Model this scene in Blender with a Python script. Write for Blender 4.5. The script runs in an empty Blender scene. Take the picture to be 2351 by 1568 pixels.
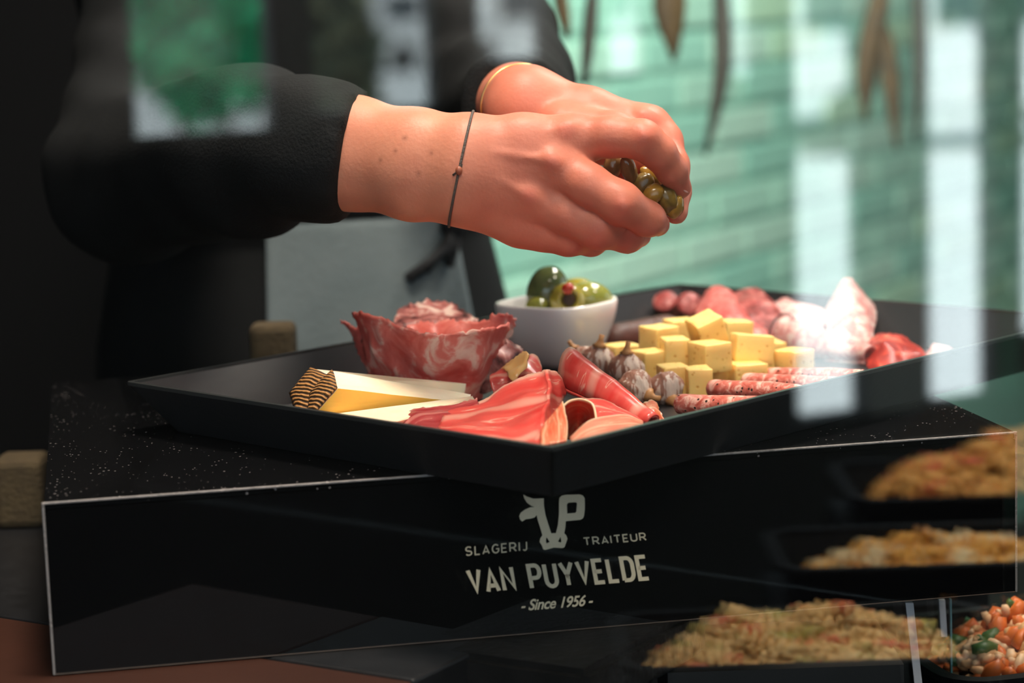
import bpy, bmesh, math, random
import numpy as np
from mathutils import Vector, Matrix, noise
from mathutils.geometry import tessellate_polygon

# ------------------------------------------------------------------ camera, world, sun, lamps, exposure
scn = bpy.context.scene
COL = scn.collection
W, H, F = 2351.0, 1568.0, 5223.0
CAM = Vector((0, 0, 1.30))
pitch, roll = 0.1516, -0.0352
_fw = Vector((0, math.cos(pitch), -math.sin(pitch))); _up0 = Vector((0, math.sin(pitch), math.cos(pitch))); _rt0 = Vector((1, 0, 0))
RT = _rt0 * math.cos(roll) + _up0 * math.sin(roll)
UP = _up0 * math.cos(roll) - _rt0 * math.sin(roll)
cam_d = bpy.data.cameras.new('camera'); cam = bpy.data.objects.new('camera', cam_d); COL.objects.link(cam)
M = Matrix((RT, UP, -_fw)).transposed().to_4x4(); M.translation = CAM
cam.matrix_world = M
cam_d.sensor_width = 36; cam_d.lens = 36 * F / W; cam_d.clip_start = 0.02; cam_d.clip_end = 200
cam_d.dof.use_dof = True; cam_d.dof.focus_distance = 1.39; cam_d.dof.aperture_fstop = 4.6
scn.camera = cam

def s2l(c):
    return tuple(((x / 255) / 12.92 if x / 255 <= .04045 else ((x / 255 + .055) / 1.055) ** 2.4) for x in c)

world = bpy.data.worlds.new('sky'); scn.world = world; world.use_nodes = True
bg = world.node_tree.nodes['Background']; bg.inputs[0].default_value = (.72, .86, 1.0, 1); bg.inputs[1].default_value = 2.2
sd = bpy.data.lights.new('sun', 'SUN'); sd.energy = 12.0; sd.angle = .02; sd.color = (1, .97, .92)
sun = bpy.data.objects.new('sun', sd); COL.objects.link(sun)
sun.rotation_euler = Vector((.5, -.12, -.85)).to_track_quat('-Z', 'Y').to_euler()

def area(name, loc, target, size, power, color):
    d = bpy.data.lights.new(name, 'AREA'); d.shape = 'DISK'; d.size = size; d.energy = power; d.color = color
    o = bpy.data.objects.new(name, d); COL.objects.link(o); o.location = loc
    o.rotation_euler = (Vector(target) - Vector(loc)).to_track_quat('-Z', 'Y').to_euler()
    return o
LAMPS = [((.0, 1.25, 2.55), (.06, 1.5, 1.03), .38, 37, (1, .87, .74)),
         ((.15, .05, 2.55), (.0, 1.3, 1.0), .6, 23, (1, .87, .74)),
         ((.75, 2.0, 2.55), (.3, 1.7, 1.0), .4, 18, (1, .88, .76)),
         ((.75, 2.55, 2.55), (.55, 4.1, .95), .5, 105, (1, .95, .88)),
         ((1.1, 1.0, 2.55), (.9, 1.2, .8), .30, 10, (1, .86, .70))]  # unseen lamp, added so the reflected salads are lit
for i, (l, t, s, p, c) in enumerate(LAMPS):
    area('ceiling_spot_light', l, t, s, p, c)
vs = scn.view_settings
vs.view_transform = 'Standard'; vs.look = 'None'; vs.exposure = 0.0; vs.gamma = 1.0; vs.use_curve_mapping = False

# ------------------------------------------------------------------ pixel helpers
def P(px, py, d):
    return CAM + RT * ((px - W / 2) * d / F) - UP * ((py - H / 2) * d / F) + _fw * d
def ray(px, py):
    return P(px, py, 1.0) - CAM
def onz(px, py, z):
    r = ray(px, py); return CAM + r * ((z - CAM.z) / r.z)
def onplane(px, py, p0, n):
    r = ray(px, py); return CAM + r * ((p0 - CAM).dot(n) / r.dot(n))
# glass plane and mirror image (what the glass reflects stands on its near side)
G0 = Vector((0, .78, 0)); GD = Vector((.53, .848, 0)).normalized()
def mirror(v):
    q = Vector((v.x, v.y, 0)) - G0; m = G0 + GD * (2 * q.dot(GD)) - q
    return Vector((m.x, m.y, v.z))
def MP(px, py, d): return mirror(P(px, py, d))
def mirror_on_x(px, py, X):
    a = CAM; r = ray(px, py)
    m0 = mirror(a); m1 = mirror(a + r); rr = m1 - m0
    return m0 + rr * ((X - m0.x) / rr.x)

# ------------------------------------------------------------------ materials
MATS = {}
def mat(name, col, rough=.5, spec=.5, var=0, vscale=20, col2=None, bump=0, bscale=60, metal=0, sss=0, coat=0, alpha=None, trans=0, ior=1.45, vdetail=4, emission=None):
    if name in MATS: return MATS[name]
    m = bpy.data.materials.new(name); m.use_nodes = True; nt = m.node_tree; b = nt.nodes['Principled BSDF']
    c = (*col, 1)
    b.inputs['Base Color'].default_value = c; b.inputs['Roughness'].default_value = rough
    b.inputs['Specular IOR Level'].default_value = spec; b.inputs['Metallic'].default_value = metal
    b.inputs['IOR'].default_value = ior
    if sss:
        b.inputs['Subsurface Weight'].default_value = sss; b.inputs['Subsurface Radius'].default_value = (1, .35, .2); b.inputs['Subsurface Scale'].default_value = .006
    if coat: b.inputs['Coat Weight'].default_value = coat; b.inputs['Coat Roughness'].default_value = .08
    if trans: b.inputs['Transmission Weight'].default_value = trans
    tc = nt.nodes.new('ShaderNodeTexCoord')
    if col2 is not None:
        n = nt.nodes.new('ShaderNodeTexNoise'); n.inputs['Scale'].default_value = vscale; n.inputs['Detail'].default_value = vdetail
        nt.links.new(tc.outputs['Object'], n.inputs['Vector'])
        r = nt.nodes.new('ShaderNodeValToRGB'); r.color_ramp.elements[0].position = .5 - .5 * max(.02, 1 - var); r.color_ramp.elements[1].position = .5 + .5 * max(.02, 1 - var)
        r.color_ramp.elements[0].color = c; r.color_ramp.elements[1].color = (*col2, 1)
        nt.links.new(n.outputs['Fac'], r.inputs[0]); nt.links.new(r.outputs[0], b.inputs['Base Color'])
    if bump:
        n = nt.nodes.new('ShaderNodeTexNoise'); n.inputs['Scale'].default_value = bscale; n.inputs['Detail'].default_value = 5
        nt.links.new(tc.outputs['Object'], n.inputs['Vector'])
        bp = nt.nodes.new('ShaderNodeBump'); bp.inputs['Strength'].default_value = bump; bp.inputs['Distance'].default_value = .002
        nt.links.new(n.outputs['Fac'], bp.inputs['Height']); nt.links.new(bp.outputs[0], b.inputs['Normal'])
    MATS[name] = m
    return m
def thin(m, k=.35):
    # thin slices let light through
    nt = m.node_tree; b = nt.nodes['Principled BSDF']; out = nt.nodes['Material Output']
    t = nt.nodes.new('ShaderNodeBsdfTranslucent'); mx = nt.nodes.new('ShaderNodeMixShader'); mx.inputs[0].default_value = k
    if b.inputs['Base Color'].links: nt.links.new(b.inputs['Base Color'].links[0].from_socket, t.inputs[0])
    else: t.inputs[0].default_value = b.inputs['Base Color'].default_value
    nt.links.new(b.outputs[0], mx.inputs[1]); nt.links.new(t.outputs[0], mx.inputs[2]); nt.links.new(mx.outputs[0], out.inputs[0])
    return m
def nodes(m): return m.node_tree.nodes, m.node_tree.links, m.node_tree.nodes['Principled BSDF']

# ------------------------------------------------------------------ mesh helpers
def wmat(o):
    m = o.matrix_basis
    return (wmat(o.parent) @ o.matrix_parent_inverse @ m) if o.parent else m.copy()
def link(name, me, m=None, parent=None, smooth=False):
    o = bpy.data.objects.new(name, me); COL.objects.link(o)
    if m is not None:
        for x in (m if isinstance(m, (list, tuple)) else [m]): me.materials.append(x)
    if smooth:
        for p in me.polygons: p.use_smooth = True
    if parent is not None: o.parent = parent; o.matrix_parent_inverse = wmat(parent).inverted()
    return o
def tag(o, label, cat, group=None, kind=None):
    o['label'] = label; o['category'] = cat
    if group: o['group'] = group
    if kind: o['kind'] = kind
    return o
def struct(o): o['kind'] = 'structure'; return o
def empty(name, loc=(0, 0, 0), rz=0):
    o = bpy.data.objects.new(name, None); COL.objects.link(o); o.location = loc; o.rotation_euler = (0, 0, rz); o.empty_display_size = .02
    bpy.context.view_layer.update()
    return o
def from_bm(name, bm, m=None, parent=None, smooth=False):
    me = bpy.data.meshes.new(name); bmesh.ops.recalc_face_normals(bm, faces=bm.faces[:]); bm.to_mesh(me); bm.free()
    return link(name, me, m, parent, smooth)
def pyd(name, v, f, m=None, parent=None, smooth=False):
    me = bpy.data.meshes.new(name); me.from_pydata([tuple(x) for x in v], [], [tuple(x) for x in f]); me.update()
    return link(name, me, m, parent, smooth)
def local(o, loc):
    """move origin of a mesh object (verts in world coords) to loc"""
    loc = Vector(loc); o.data.transform(Matrix.Translation(-loc)); o.location = loc
    return o
def box_bm(sx, sy, sz, bev=0, seg=2, bm=None, mtx=None):
    bm = bm or bmesh.new(); r = bmesh.ops.create_cube(bm, size=1)
    bmesh.ops.scale(bm, vec=(sx, sy, sz), verts=r['verts'])
    if bev:
        es = list({e for v in r['verts'] for e in v.link_edges})
        g = bmesh.ops.bevel(bm, geom=es, offset=bev, segments=seg, profile=.5, affect='EDGES')
        vs_ = list({v for f in g['faces'] for v in f.verts} | {v for v in r['verts'] if v.is_valid})
    else: vs_ = r['verts']
    if mtx is not None: bmesh.ops.transform(bm, matrix=mtx, verts=vs_)
    return bm
def box(name, lo, hi, m, parent=None, bev=0, rz=0, seg=2):
    lo, hi = Vector(lo), Vector(hi); s = hi - lo
    bm = box_bm(s.x, s.y, s.z, bev, seg)
    o = from_bm(name, bm, m, None)
    o.location = (lo + hi) / 2; o.rotation_euler = (0, 0, rz)
    if parent is not None:
        o.parent = parent; o.matrix_parent_inverse = wmat(parent).inverted()
    return o
def tube(name, pts, rad, m, parent=None, n=12, caps=True, smooth=True, squash=None):
    pts = [Vector(p) for p in pts]; k = len(pts)
    rad = rad if isinstance(rad, (list, tuple)) else [rad] * k
    V, Fc = [], []; ref = None
    for i, p in enumerate(pts):
        t = (pts[min(i + 1, k - 1)] - pts[max(i - 1, 0)]).normalized()
        if ref is None:
            ref = Vector((0, 0, 1)) if abs(t.z) < .9 else Vector((1, 0, 0))
        a = (ref - t * ref.dot(t)).normalized(); ref = a; b = t.cross(a)
        for j in range(n):
            th = 2 * math.pi * j / n
            V.append(p + (a * math.cos(th) + b * math.sin(th)) * rad[i])
    for i in range(k - 1):
        for j in range(n):
            j2 = (j + 1) % n
            Fc.append((i * n + j, i * n + j2, (i + 1) * n + j2, (i + 1) * n + j))
    if caps:
        Fc.append(tuple(range(n - 1, -1, -1))); Fc.append(tuple((k - 1) * n + j for j in range(n)))
    return pyd(name, V, Fc, m, parent, smooth)
def catmull(pts, m):
    pts = [np.array(p, float) for p in pts]; n = len(pts); out = []
    for q in np.linspace(0, n - 1, m):
        i = min(int(q), n - 2); t = q - i
        p0 = pts[i - 1] if i > 0 else 2 * pts[0] - pts[1]; p1 = pts[i]; p2 = pts[i + 1]
        p3 = pts[i + 2] if i + 2 < n else 2 * pts[-1] - pts[-2]
        out.append(.5 * ((2 * p1) + (-p0 + p2) * t + (2 * p0 - 5 * p1 + 4 * p2 - p3) * t * t + (-p0 + 3 * p1 - 3 * p2 + p3) * t ** 3))
    return out
def sheet(name, grid, m, nu=36, nv=24, th=.0015, rough=.0012, ns=70, fray=0, parent=None, seed=0, dd=0):
    """thin curved slice through a net of control points given as (pixel x, pixel y, depth)"""
    g = [[np.array(P(c[0], c[1], c[2] + dd)) for c in row] for row in grid]
    rows = [catmull(r, nu) for r in g]
    cols = [catmull([rows[j][i] for j in range(len(rows))], nv) for i in range(nu)]
    V = []
    for j in range(nv):
        for i in range(nu):
            p = Vector(cols[i][j]); o = Vector((seed * 3.1, seed, 0))
            p += noise.noise_vector(p * ns + o) * rough
            if fray:
                e = max(0, 1 - min(i, nu - 1 - i, j * 1.5) / 2.5)
                p += noise.noise_vector(p * 420 + o) * fray * e
            V.append(p)
    Fc = [(j * nu + i, j * nu + i + 1, (j + 1) * nu + i + 1, (j + 1) * nu + i) for j in range(nv - 1) for i in range(nu - 1)]
    c = sum(V, Vector()) / len(V)
    o = pyd(name, V, Fc, m, None, True)
    uv = o.data.uv_layers.new(name='UVMap')
    for lp in o.data.loops:
        j, i = divmod(lp.vertex_index, nu); uv.data[lp.index].uv = (i / (nu - 1), j / (nv - 1))
    local(o, c)
    if parent is not None: o.parent = parent; o.matrix_parent_inverse = wmat(parent).inverted()
    md = o.modifiers.new('thickness', 'SOLIDIFY'); md.thickness = th; md.offset = 0
    return o
def sphere_mesh(name, r, sub=3, fn=None):
    bm = bmesh.new(); bmesh.ops.create_icosphere(bm, subdivisions=sub, radius=1)
    for v in bm.verts:
        p = v.co.normalized(); v.co = fn(p) if fn else p * r
    me = bpy.data.meshes.new(name); bm.to_mesh(me); bm.free()
    for p in me.polygons: p.use_smooth = True
    return me
# signed-distance body modelling -> surface nets
def sdf_mesh(fn, lo, hi, h):
    lo = np.array(lo, float); hi = np.array(hi, float); n = np.ceil((hi - lo) / h).astype(int) + 1
    ax = [lo[a] + h * np.arange(n[a]) for a in range(3)]
    X, Y, Z = np.meshgrid(*ax, indexing='ij')
    D = fn(X, Y, Z)
    s = D < 0
    cs = np.array(D.shape) - 1
    acc = np.zeros((*cs, 3)); cnt = np.zeros(cs)
    off = [(i, j, k) for i in (0, 1) for j in (0, 1) for k in (0, 1)]
    sl = lambda o: tuple(slice(o[a], o[a] + cs[a]) for a in range(3))
    for a in range(3):
        for o in off:
            if o[a]: continue
            o2 = list(o); o2[a] = 1; d0, d1 = D[sl(o)], D[sl(o2)]
            c = (d0 < 0) != (d1 < 0); t = np.where(c, d0 / np.where(c, d0 - d1, 1), 0)
            for b in range(3): acc[..., b] += np.where(c, (o[b] + (t if b == a else 0)), 0)
            cnt += c
    act = cnt > 0; idx = -np.ones(cs, int); idx[act] = np.arange(act.sum())
    ii = np.argwhere(act); V = lo + h * (ii + acc[act] / cnt[act][:, None])
    Q = []
    for a in range(3):
        b, c = (a + 1) % 3, (a + 2) % 3
        s0 = [slice(None)] * 3; s1 = [slice(None)] * 3; s0[a] = slice(0, -1); s1[a] = slice(1, None)
        e = np.argwhere(s[tuple(s0)] != s[tuple(s1)])
        e = e[(e[:, b] > 0) & (e[:, c] > 0) & (e[:, b] < cs[b]) & (e[:, c] < cs[c])]
        q = []
        for db, dc in ((1, 1), (0, 1), (0, 0), (1, 0)):
            w = e.copy(); w[:, b] -= db; w[:, c] -= dc; q.append(idx[w[:, 0], w[:, 1], w[:, 2]])
        q = np.stack(q, 1); inside = s[e[:, 0], e[:, 1], e[:, 2]]
        q[~inside] = q[~inside][:, ::-1]
        Q.append(q[(q >= 0).all(1)])
    return V, np.concatenate(Q)
def smin(a, b, k):
    h = np.clip(.5 + .5 * (b - a) / k, 0, 1); return b * (1 - h) + a * h - k * h * (1 - h)
def cap(X, Y, Z, a, b, ra, rb):
    a = np.array(a, float); b = np.array(b, float); ba = b - a
    t = np.clip(((X - a[0]) * ba[0] + (Y - a[1]) * ba[1] + (Z - a[2]) * ba[2]) / (ba @ ba + 1e-12), 0, 1)
    return np.sqrt((X - a[0] - t * ba[0]) ** 2 + (Y - a[1] - t * ba[1]) ** 2 + (Z - a[2] - t * ba[2]) ** 2) - (ra + (rb - ra) * t)
def chain(X, Y, Z, pts, rr, k=.004):
    d = None
    for i in range(len(pts) - 1):
        c = cap(X, Y, Z, pts[i], pts[i + 1], rr[i], rr[i + 1]); d = c if d is None else smin(d, c, k)
    return d
rnd = random.Random(7)

# ------------------------------------------------------------------ setting: room shell
plaster_d = mat('dark_plaster', (.008, .0085, .009), .8, .2)
floor_m = mat('dark_floor_tile', (.012, .011, .011), .6, col2=(.02, .018, .017), var=.3, vscale=3)
ceil_m = mat('ceiling_paint', (.55, .56, .56), .9)
struct(box('floor', (-2.2, -1.6, -.1), (2.7, 6.6, 0), floor_m))
struct(box('ceiling', (-2.2, -1.6, 2.65), (2.7, 6.6, 2.75), ceil_m))
struct(box('wall_left', (-2.3, -1.6, 0), (-2.2, 6.6, 2.65), plaster_d))
_wf = bmesh.new()
for x0_, x1_, z0_, z1_ in ((-2.3, -1.5, 0, 2.65), (2.0, 2.7, 0, 2.65), (-1.5, 2.0, 0, .9), (-1.5, 2.0, 2.4, 2.65)):  # opening added in the unseen wall to let in front fill daylight
    box_bm(x1_ - x0_, .1, z1_ - z0_, bm=_wf, mtx=Matrix.Translation(((x0_ + x1_) / 2, -1.65, (z0_ + z1_) / 2)))
struct(from_bm('wall_front', _wf, plaster_d))
struct(box('wall_side', (-2.2, 2.75, 0), (-.10, 2.85, 2.65), mat('black_wall_panel', (.004, .004, .0045), .8, .1)))
struct(box('wall_far', (-2.3, 6.6, 0), (2.7, 6.7, 2.65), plaster_d))
# right wall with the shop window openings (what the glass reflects lies beyond it)
XW = 2.6
def wy(px, py): return mirror_on_x(px, py, XW)
frame_m = mat('anthracite_window_frame', (.035, .037, .04), .45)
yl0, yl1 = wy(290, 200).y, wy(1285, 200).y
yr0, yr1, yr2, yr3 = wy(1815, 600).y, wy(1985, 600).y, wy(2120, 600).y, wy(2282, 600).y
yr4 = wy(2338, 600).y
zl = wy(500, 322).z; zr = wy(1930, 962).z
wall = bmesh.new()
def seg(bm, y0, y1, z0, z1, t=.03):
    box_bm(t, y1 - y0, z1 - z0, bm=bm, mtx=Matrix.Translation((XW + .015, (y0 + y1) / 2, (z0 + z1) / 2)))
ymid0, ymid1 = wy(640, 200).y, wy(704, 200).y
seg(wall, -1.6, yl0, 0, 2.65); ya_, yb_, yc_ = wy(1012, 200).y, wy(1085, 150).y, wy(1262, 150).y; za_, zb_ = wy(850, 268).z, wy(1170, 152).z
seg(wall, yl0, ymid1, 0, zl); seg(wall, ymid1, ya_, 0, za_); seg(wall, ya_, yb_, 0, 2.65); seg(wall, yb_, yc_, 0, zb_); seg(wall, yc_, yl1, 0, 2.65); w6 = (wy(1385, 180).y, wy(1500, 180).y, wy(1450, 185).z); w7 = (wy(1672, 185).y, wy(1752, 185).y, wy(1700, 195).z)
seg(wall, yl1, w6[0], 0, 2.65); seg(wall, w6[0], w6[1], 0, w6[2]); seg(wall, w6[1], w7[0], 0, 2.65); seg(wall, w7[0], w7[1], 0, w7[2]); seg(wall, w7[1], yr0, 0, 2.65)
seg(wall, yr0, yr4, 0, zr); seg(wall, yr4 + .55, 6.6, 0, 2.65); seg(wall, yr4, yr4 + .55, 0, zr + .1)
seg(wall, yl0, yr4 + .55, 2.3, 2.65)
w = from_bm('wall_right', wall, plaster_d); struct(w)
wn = 0
def frame(y0, y1, z0, z1, name):
    f = empty(name, (XW, (y0 + y1) / 2, z0)); struct(f)
    t = .012
    for a, b, c, d in ((y0, y0 + t, z0, z1), (y1 - t, y1, z0, z1), (y0 + t, y1 - t, z0, z0 + t), (y0 + t, y1 - t, z1 - t, z1)):
        box('window_frame_bar', (XW - .004, a, c), (XW + .034, b, d), frame_m, f, .003)
    return f
frame(yl0, ymid0, zl, 2.3, 'window_1'); frame(ymid1, ya_, za_, 2.3, 'window_2'); frame(yb_, yc_, zb_, 2.3, 'window_8')
frame(yr0, yr1, zr, 2.3, 'window_3'); frame(yr2, yr3, zr, 2.3, 'window_4'); frame(yr4, yr4 + .55, zr + .1, 2.3, 'window_5'); frame(*w6, 2.3, 'window_6'); frame(*w7, 2.3, 'window_7')
struct(box('trim_1', (XW - .01, ymid0, zl), (XW + .04, ymid1, 2.3), frame_m, None, .006))
struct(box('trim_2', (XW - .01, yr1, zr), (XW + .04, yr2, 2.3), mat('grey_window_post', (.10, .105, .11), .4), None, .006))
struct(box('trim_3', (XW - .01, yr3, zr), (XW + .04, yr4, 2.3), mat('dark_green_post', (.02, .06, .045), .4), None, .006))

# ------------------------------------------------------------------ the street beyond the window
pave_m = mat('pale_pavement', (.50, .53, .55), .8, col2=(.62, .64, .66), var=.3, vscale=.5)
struct(box('ground', (2.7, -25, -.12), (60, 45, -.02), pave_m))
fac_m = mat('grey_facade_render', (.36, .37, .38), .9, col2=(.46, .46, .46), var=.3, vscale=.6)
glass_dark = mat('facade_window_glass', (.03, .04, .05), .08)
def building(x, y0, y1, h, m, label):
    b = empty('building', (x, (y0 + y1) / 2, -.02))
    box('wall', (x, y0, -.02), (x + 6, y1, h), m, b)
    n = int((y1 - y0) / 2.4)
    for k in range(n):
        for z0 in (.6, 3.6):
            yy = y0 + (k + .5) * (y1 - y0) / n
            f = box('window', (x - .06, yy - .6, z0), (x + .05, yy + .6, z0 + 1.7), mat('white_window_frame', (.7, .7, .68), .5), b)
            box('pane', (x - .08, yy - .5, z0 + .1), (x - .055, yy + .5, z0 + 1.6), glass_dark, f)
    tag(b, label, 'building')
building(46, -14, 12, 7, fac_m, 'grey rendered house across the street, reflected above the shirt')
building(48, 13, 44, 8, mat('white_facade_render', (.7, .71, .72), .9), 'pale house across the street, reflected at the right of the glass')
def foliage(name, c, rx, ry, rz, n, label, m, m2, leaf=.16):
    e = empty(name, (c.x, c.y, -.02)); bm = bmesh.new()
    for i in range(n):
        a = Vector((rnd.gauss(0, 1), rnd.gauss(0, 1), rnd.gauss(0, 1))).normalized() * rnd.uniform(.55, 1) ** .5
        p = Vector((a.x * rx, a.y * ry, a.z * rz)); r = leaf * rnd.uniform(.6, 1.3)
        q = Vector((rnd.uniform(-1, 1), rnd.uniform(-1, 1), rnd.uniform(-1, 1))).normalized(); t = q.orthogonal().normalized(); b = q.cross(t)
        vs_ = [bm.verts.new(c + p + t * r), bm.verts.new(c + p + b * r * .5), bm.verts.new(c + p - t * r), bm.verts.new(c + p - b * r * .5)]
        f = bm.faces.new(vs_); f.material_index = i % 2
    o = from_bm('foliage', bm, [m, m2], e); o['kind'] = 'stuff'
    tube('stem', [(c.x, c.y, -.02), (c.x, c.y, c.z)], [.06, .03], mat('bark', (.08, .05, .03), .9), e)
    tag(e, label, 'plant'); return e
g1 = mat('hedge_leaf', (.015, .52, .22), .6); g2 = mat('hedge_leaf_dark', (.005, .28, .14), .6)
def ground_at(px, py):
    m0 = mirror(CAM); r = mirror(CAM + ray(px, py)) - m0
    return m0 + r * ((-.02 - m0.z) / r.z)
he = empty('green_hedge', tuple(MP(505, 150, 15.5).xy) + (-.02,)); bm = bmesh.new()
ha, hb = MP(365, 70, 15.5), MP(650, 70, 15.5)
for i in range(3200):
    t_ = rnd.random(); a = Vector((rnd.gauss(0, 1), rnd.gauss(0, 1), rnd.gauss(0, 1))).normalized() * rnd.uniform(.5, 1)
    c = ha.lerp(hb, t_); zt = 1.55 + .25 * noise.noise(Vector((t_ * 6, 0, 0)))
    p = Vector((c.x + a.x * .3, c.y + a.y * .3, .55 + .25 * noise.noise(Vector((t_ * 5, 3, 0))) + (zt - .5) * (a.z * .5 + .5))); r = .09 * rnd.uniform(.6, 1.3)
    q = Vector((rnd.uniform(-1, 1), rnd.uniform(-1, 1), rnd.uniform(-1, 1))).normalized(); t = q.orthogonal().normalized(); b = q.cross(t)
    f = bm.faces.new([bm.verts.new(p + t * r), bm.verts.new(p + b * r * .5), bm.verts.new(p - t * r), bm.verts.new(p - b * r * .5)]); f.material_index = i % 2
o = from_bm('foliage', bm, [g1, g2], he); o['kind'] = 'stuff'
for t_ in (.15, .5, .85):
    c = ha.lerp(hb, t_); tube('stem', [(c.x, c.y, -.02), (c.x, c.y, .9)], [.05, .03], mat('bark', (.08, .05, .03), .9), he)
tag(he, 'green hedge in the street, reflected at the upper left of the glass', 'hedge')
c = MP(775, 90, 11.5); foliage('olive_shrub', Vector((c.x, c.y, .85)), .2, .2, .6, 600, 'olive-brown shrub reflected above the forearm', mat('shrub_leaf', (.12, .13, .07), .7), mat('shrub_leaf_dark', (.05, .08, .05), .7), .1)
# white picket fence panel and parked white van
c = MP(440, 260, 12.0); fe = empty('picket_fence', (c.x, c.y, -.02), math.atan2(GD.y, GD.x) - 1.2)
whm = mat('white_paint', (.72, .72, .70), .6)
for k in range(7):
    o = box('picket', (-.05, -.03, 0), (.05, .03, .62), whm, None, .01); o.location = (k * .13 - .4, 0, .31); o.parent = fe
for z in (.15, .45):
    o = box('rail', (-.5, -.02, -.03), (.5, .02, .03), whm, None); o.location = (0, .045, z); o.parent = fe
tag(fe, 'white picket fence panel reflected below the green bushes', 'fence')
def van(c, rz, m, label, sc=1.0):
    v = empty('parked_van', (c.x, c.y, -.02), rz)
    prof = [(-2.1, .35), (-2.15, .9), (-2.05, 1.75), (-1.9, 1.9), (.7, 1.9), (1.35, 1.15), (2.05, 1.0), (2.15, .8), (2.15, .35)]
    bm = bmesh.new(); a = [bm.verts.new((x * sc, -.85 * sc, z * sc)) for x, z in prof]; b = [bm.verts.new((x * sc, .85 * sc, z * sc)) for x, z in prof]
    bm.faces.new(a); bm.faces.new(b[::-1])
    for i in range(len(prof)): bm.faces.new((a[i], a[(i + 1) % 9], b[(i + 1) % 9], b[i]))
    bmesh.ops.bevel(bm, geom=bm.edges[:], offset=.06 * sc, segments=2, affect='EDGES')
    o = from_bm('body', bm, m, None); o.parent = v
    for x in (-1.3, 1.35):
        for y in (-.8, .8):
            w_ = tube('wheel', [(x * sc, (y - .1) * sc, .33 * sc), (x * sc, (y + .1) * sc, .33 * sc)], .33 * sc, mat('tyre', (.02, .02, .02), .8), None, 20); w_.parent = v
    for x0, x1 in ((-1.8, -.7), (-.5, .6)):
        for y in (-.86, .86):
            g = box('side_window', (x0 * sc, (y - .01) * sc, 1.2 * sc), (x1 * sc, (y + .01) * sc, 1.7 * sc), glass_dark, None); g.parent = v
    tag(v, label, 'van'); return v
vw = mat('white_car_paint', (.78, .79, .8), .25, coat=.5)
c = ground_at(585, 262); van(c, 1.45, vw, 'white van parked in the street, reflected under the green bushes', .5)
c = ground_at(1180, 105); van(c, 1.3, vw, 'large white van in the street, reflected above the far wrist', .75)
c = ground_at(2200, 330); van(c, 1.9, vw, 'white van in the street, reflected at the upper right', .8)
c = ground_at(960, 160); van(c, 1.2, mat('silver_car_paint', (.55, .56, .57), .3, coat=.5), 'silver van in the street, reflected above the near wrist', .8)

# ------------------------------------------------------------------ mint brick wall, receding to the right
BW0 = Vector((0, 3.35, 0)); BWD = Vector((.51, .86, 0)).normalized(); BWN = Vector((BWD.y, -BWD.x, 0))
mint = [mat('mint_brick_%s' % n, c, .35, col2=c2, var=.4, vscale=9, bump=.3, bscale=30) for n, c, c2 in
        (('plain', s2l((146, 192, 172)), s2l((156, 200, 180))), ('pale', s2l((158, 198, 180)), s2l((168, 204, 184))), ('teal', s2l((130, 184, 166)), s2l((142, 192, 172))), ('yellowish', s2l((154, 196, 168)), s2l((166, 202, 170))))]
mort = mat('mint_mortar', s2l((124, 172, 154)), .8)
wl = empty('wall_back', (0, 0, 0)); struct(wl)
def on_wall(t, z, out): return BW0 + BWD * t + Vector((0, 0, z)) + BWN * out
ang = math.atan2(BWD.y, BWD.x)
o = box('mortar_bed', (-.2, -.1, 0), (3.6, 0, 2.65), mort, None)
o.location = on_wall(1.6, 1.325, -.039); o.rotation_euler = (0, 0, ang); o.parent = wl
bl, bh = .25, .068
bms = []
for q in mint:
    bm = box_bm(bl - .014, .03, bh - .012, .004, 1); me = bpy.data.meshes.new('brick'); bm.to_mesh(me); bm.free(); me.materials.append(q); bms.append(me)
for r in range(17):
    for k in range(14):
        t = -.2 + (k + .5 * (r % 2)) * bl; z = .48 + (r + .5) * bh
        b = bpy.data.objects.new('brick', rnd.choice([bms[0], bms[0], bms[1], bms[2], bms[3]])); COL.objects.link(b)
        b.location = on_wall(t, z, .002 + rnd.uniform(-.003, .003)); b.rotation_euler = (0, 0, ang); b.parent = wl
# ceiling downlight housings over the counter
can_m = mat('black_lamp_housing', (.02, .02, .02), .5)
for (l, t, s, p, c), lb in zip(LAMPS, ('above the meat tray', 'in front of the display glass', 'above the far end of the tray', 'beside the mint wall', 'added to light the salad counter')):
    bm = bmesh.new(); R = s / 2 + .015
    ring = lambda r, z: [bm.verts.new((r * math.cos(2 * math.pi * k / 32), r * math.sin(2 * math.pi * k / 32), z)) for k in range(32)]
    a, b_, c_, d_ = ring(R, -.03), ring(R, .1), ring(R + .012, .1), ring(R + .012, -.03)
    for u, v in ((a, b_), (b_, c_), (c_, d_), (d_, a)):
        for k in range(32): bm.faces.new((u[k], u[(k + 1) % 32], v[(k + 1) % 32], v[k]))
    o = from_bm('ceiling_downlight', bm, can_m); o.location = l
    tag(o, 'round black ceiling downlight ' + lb, 'lamp')

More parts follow.
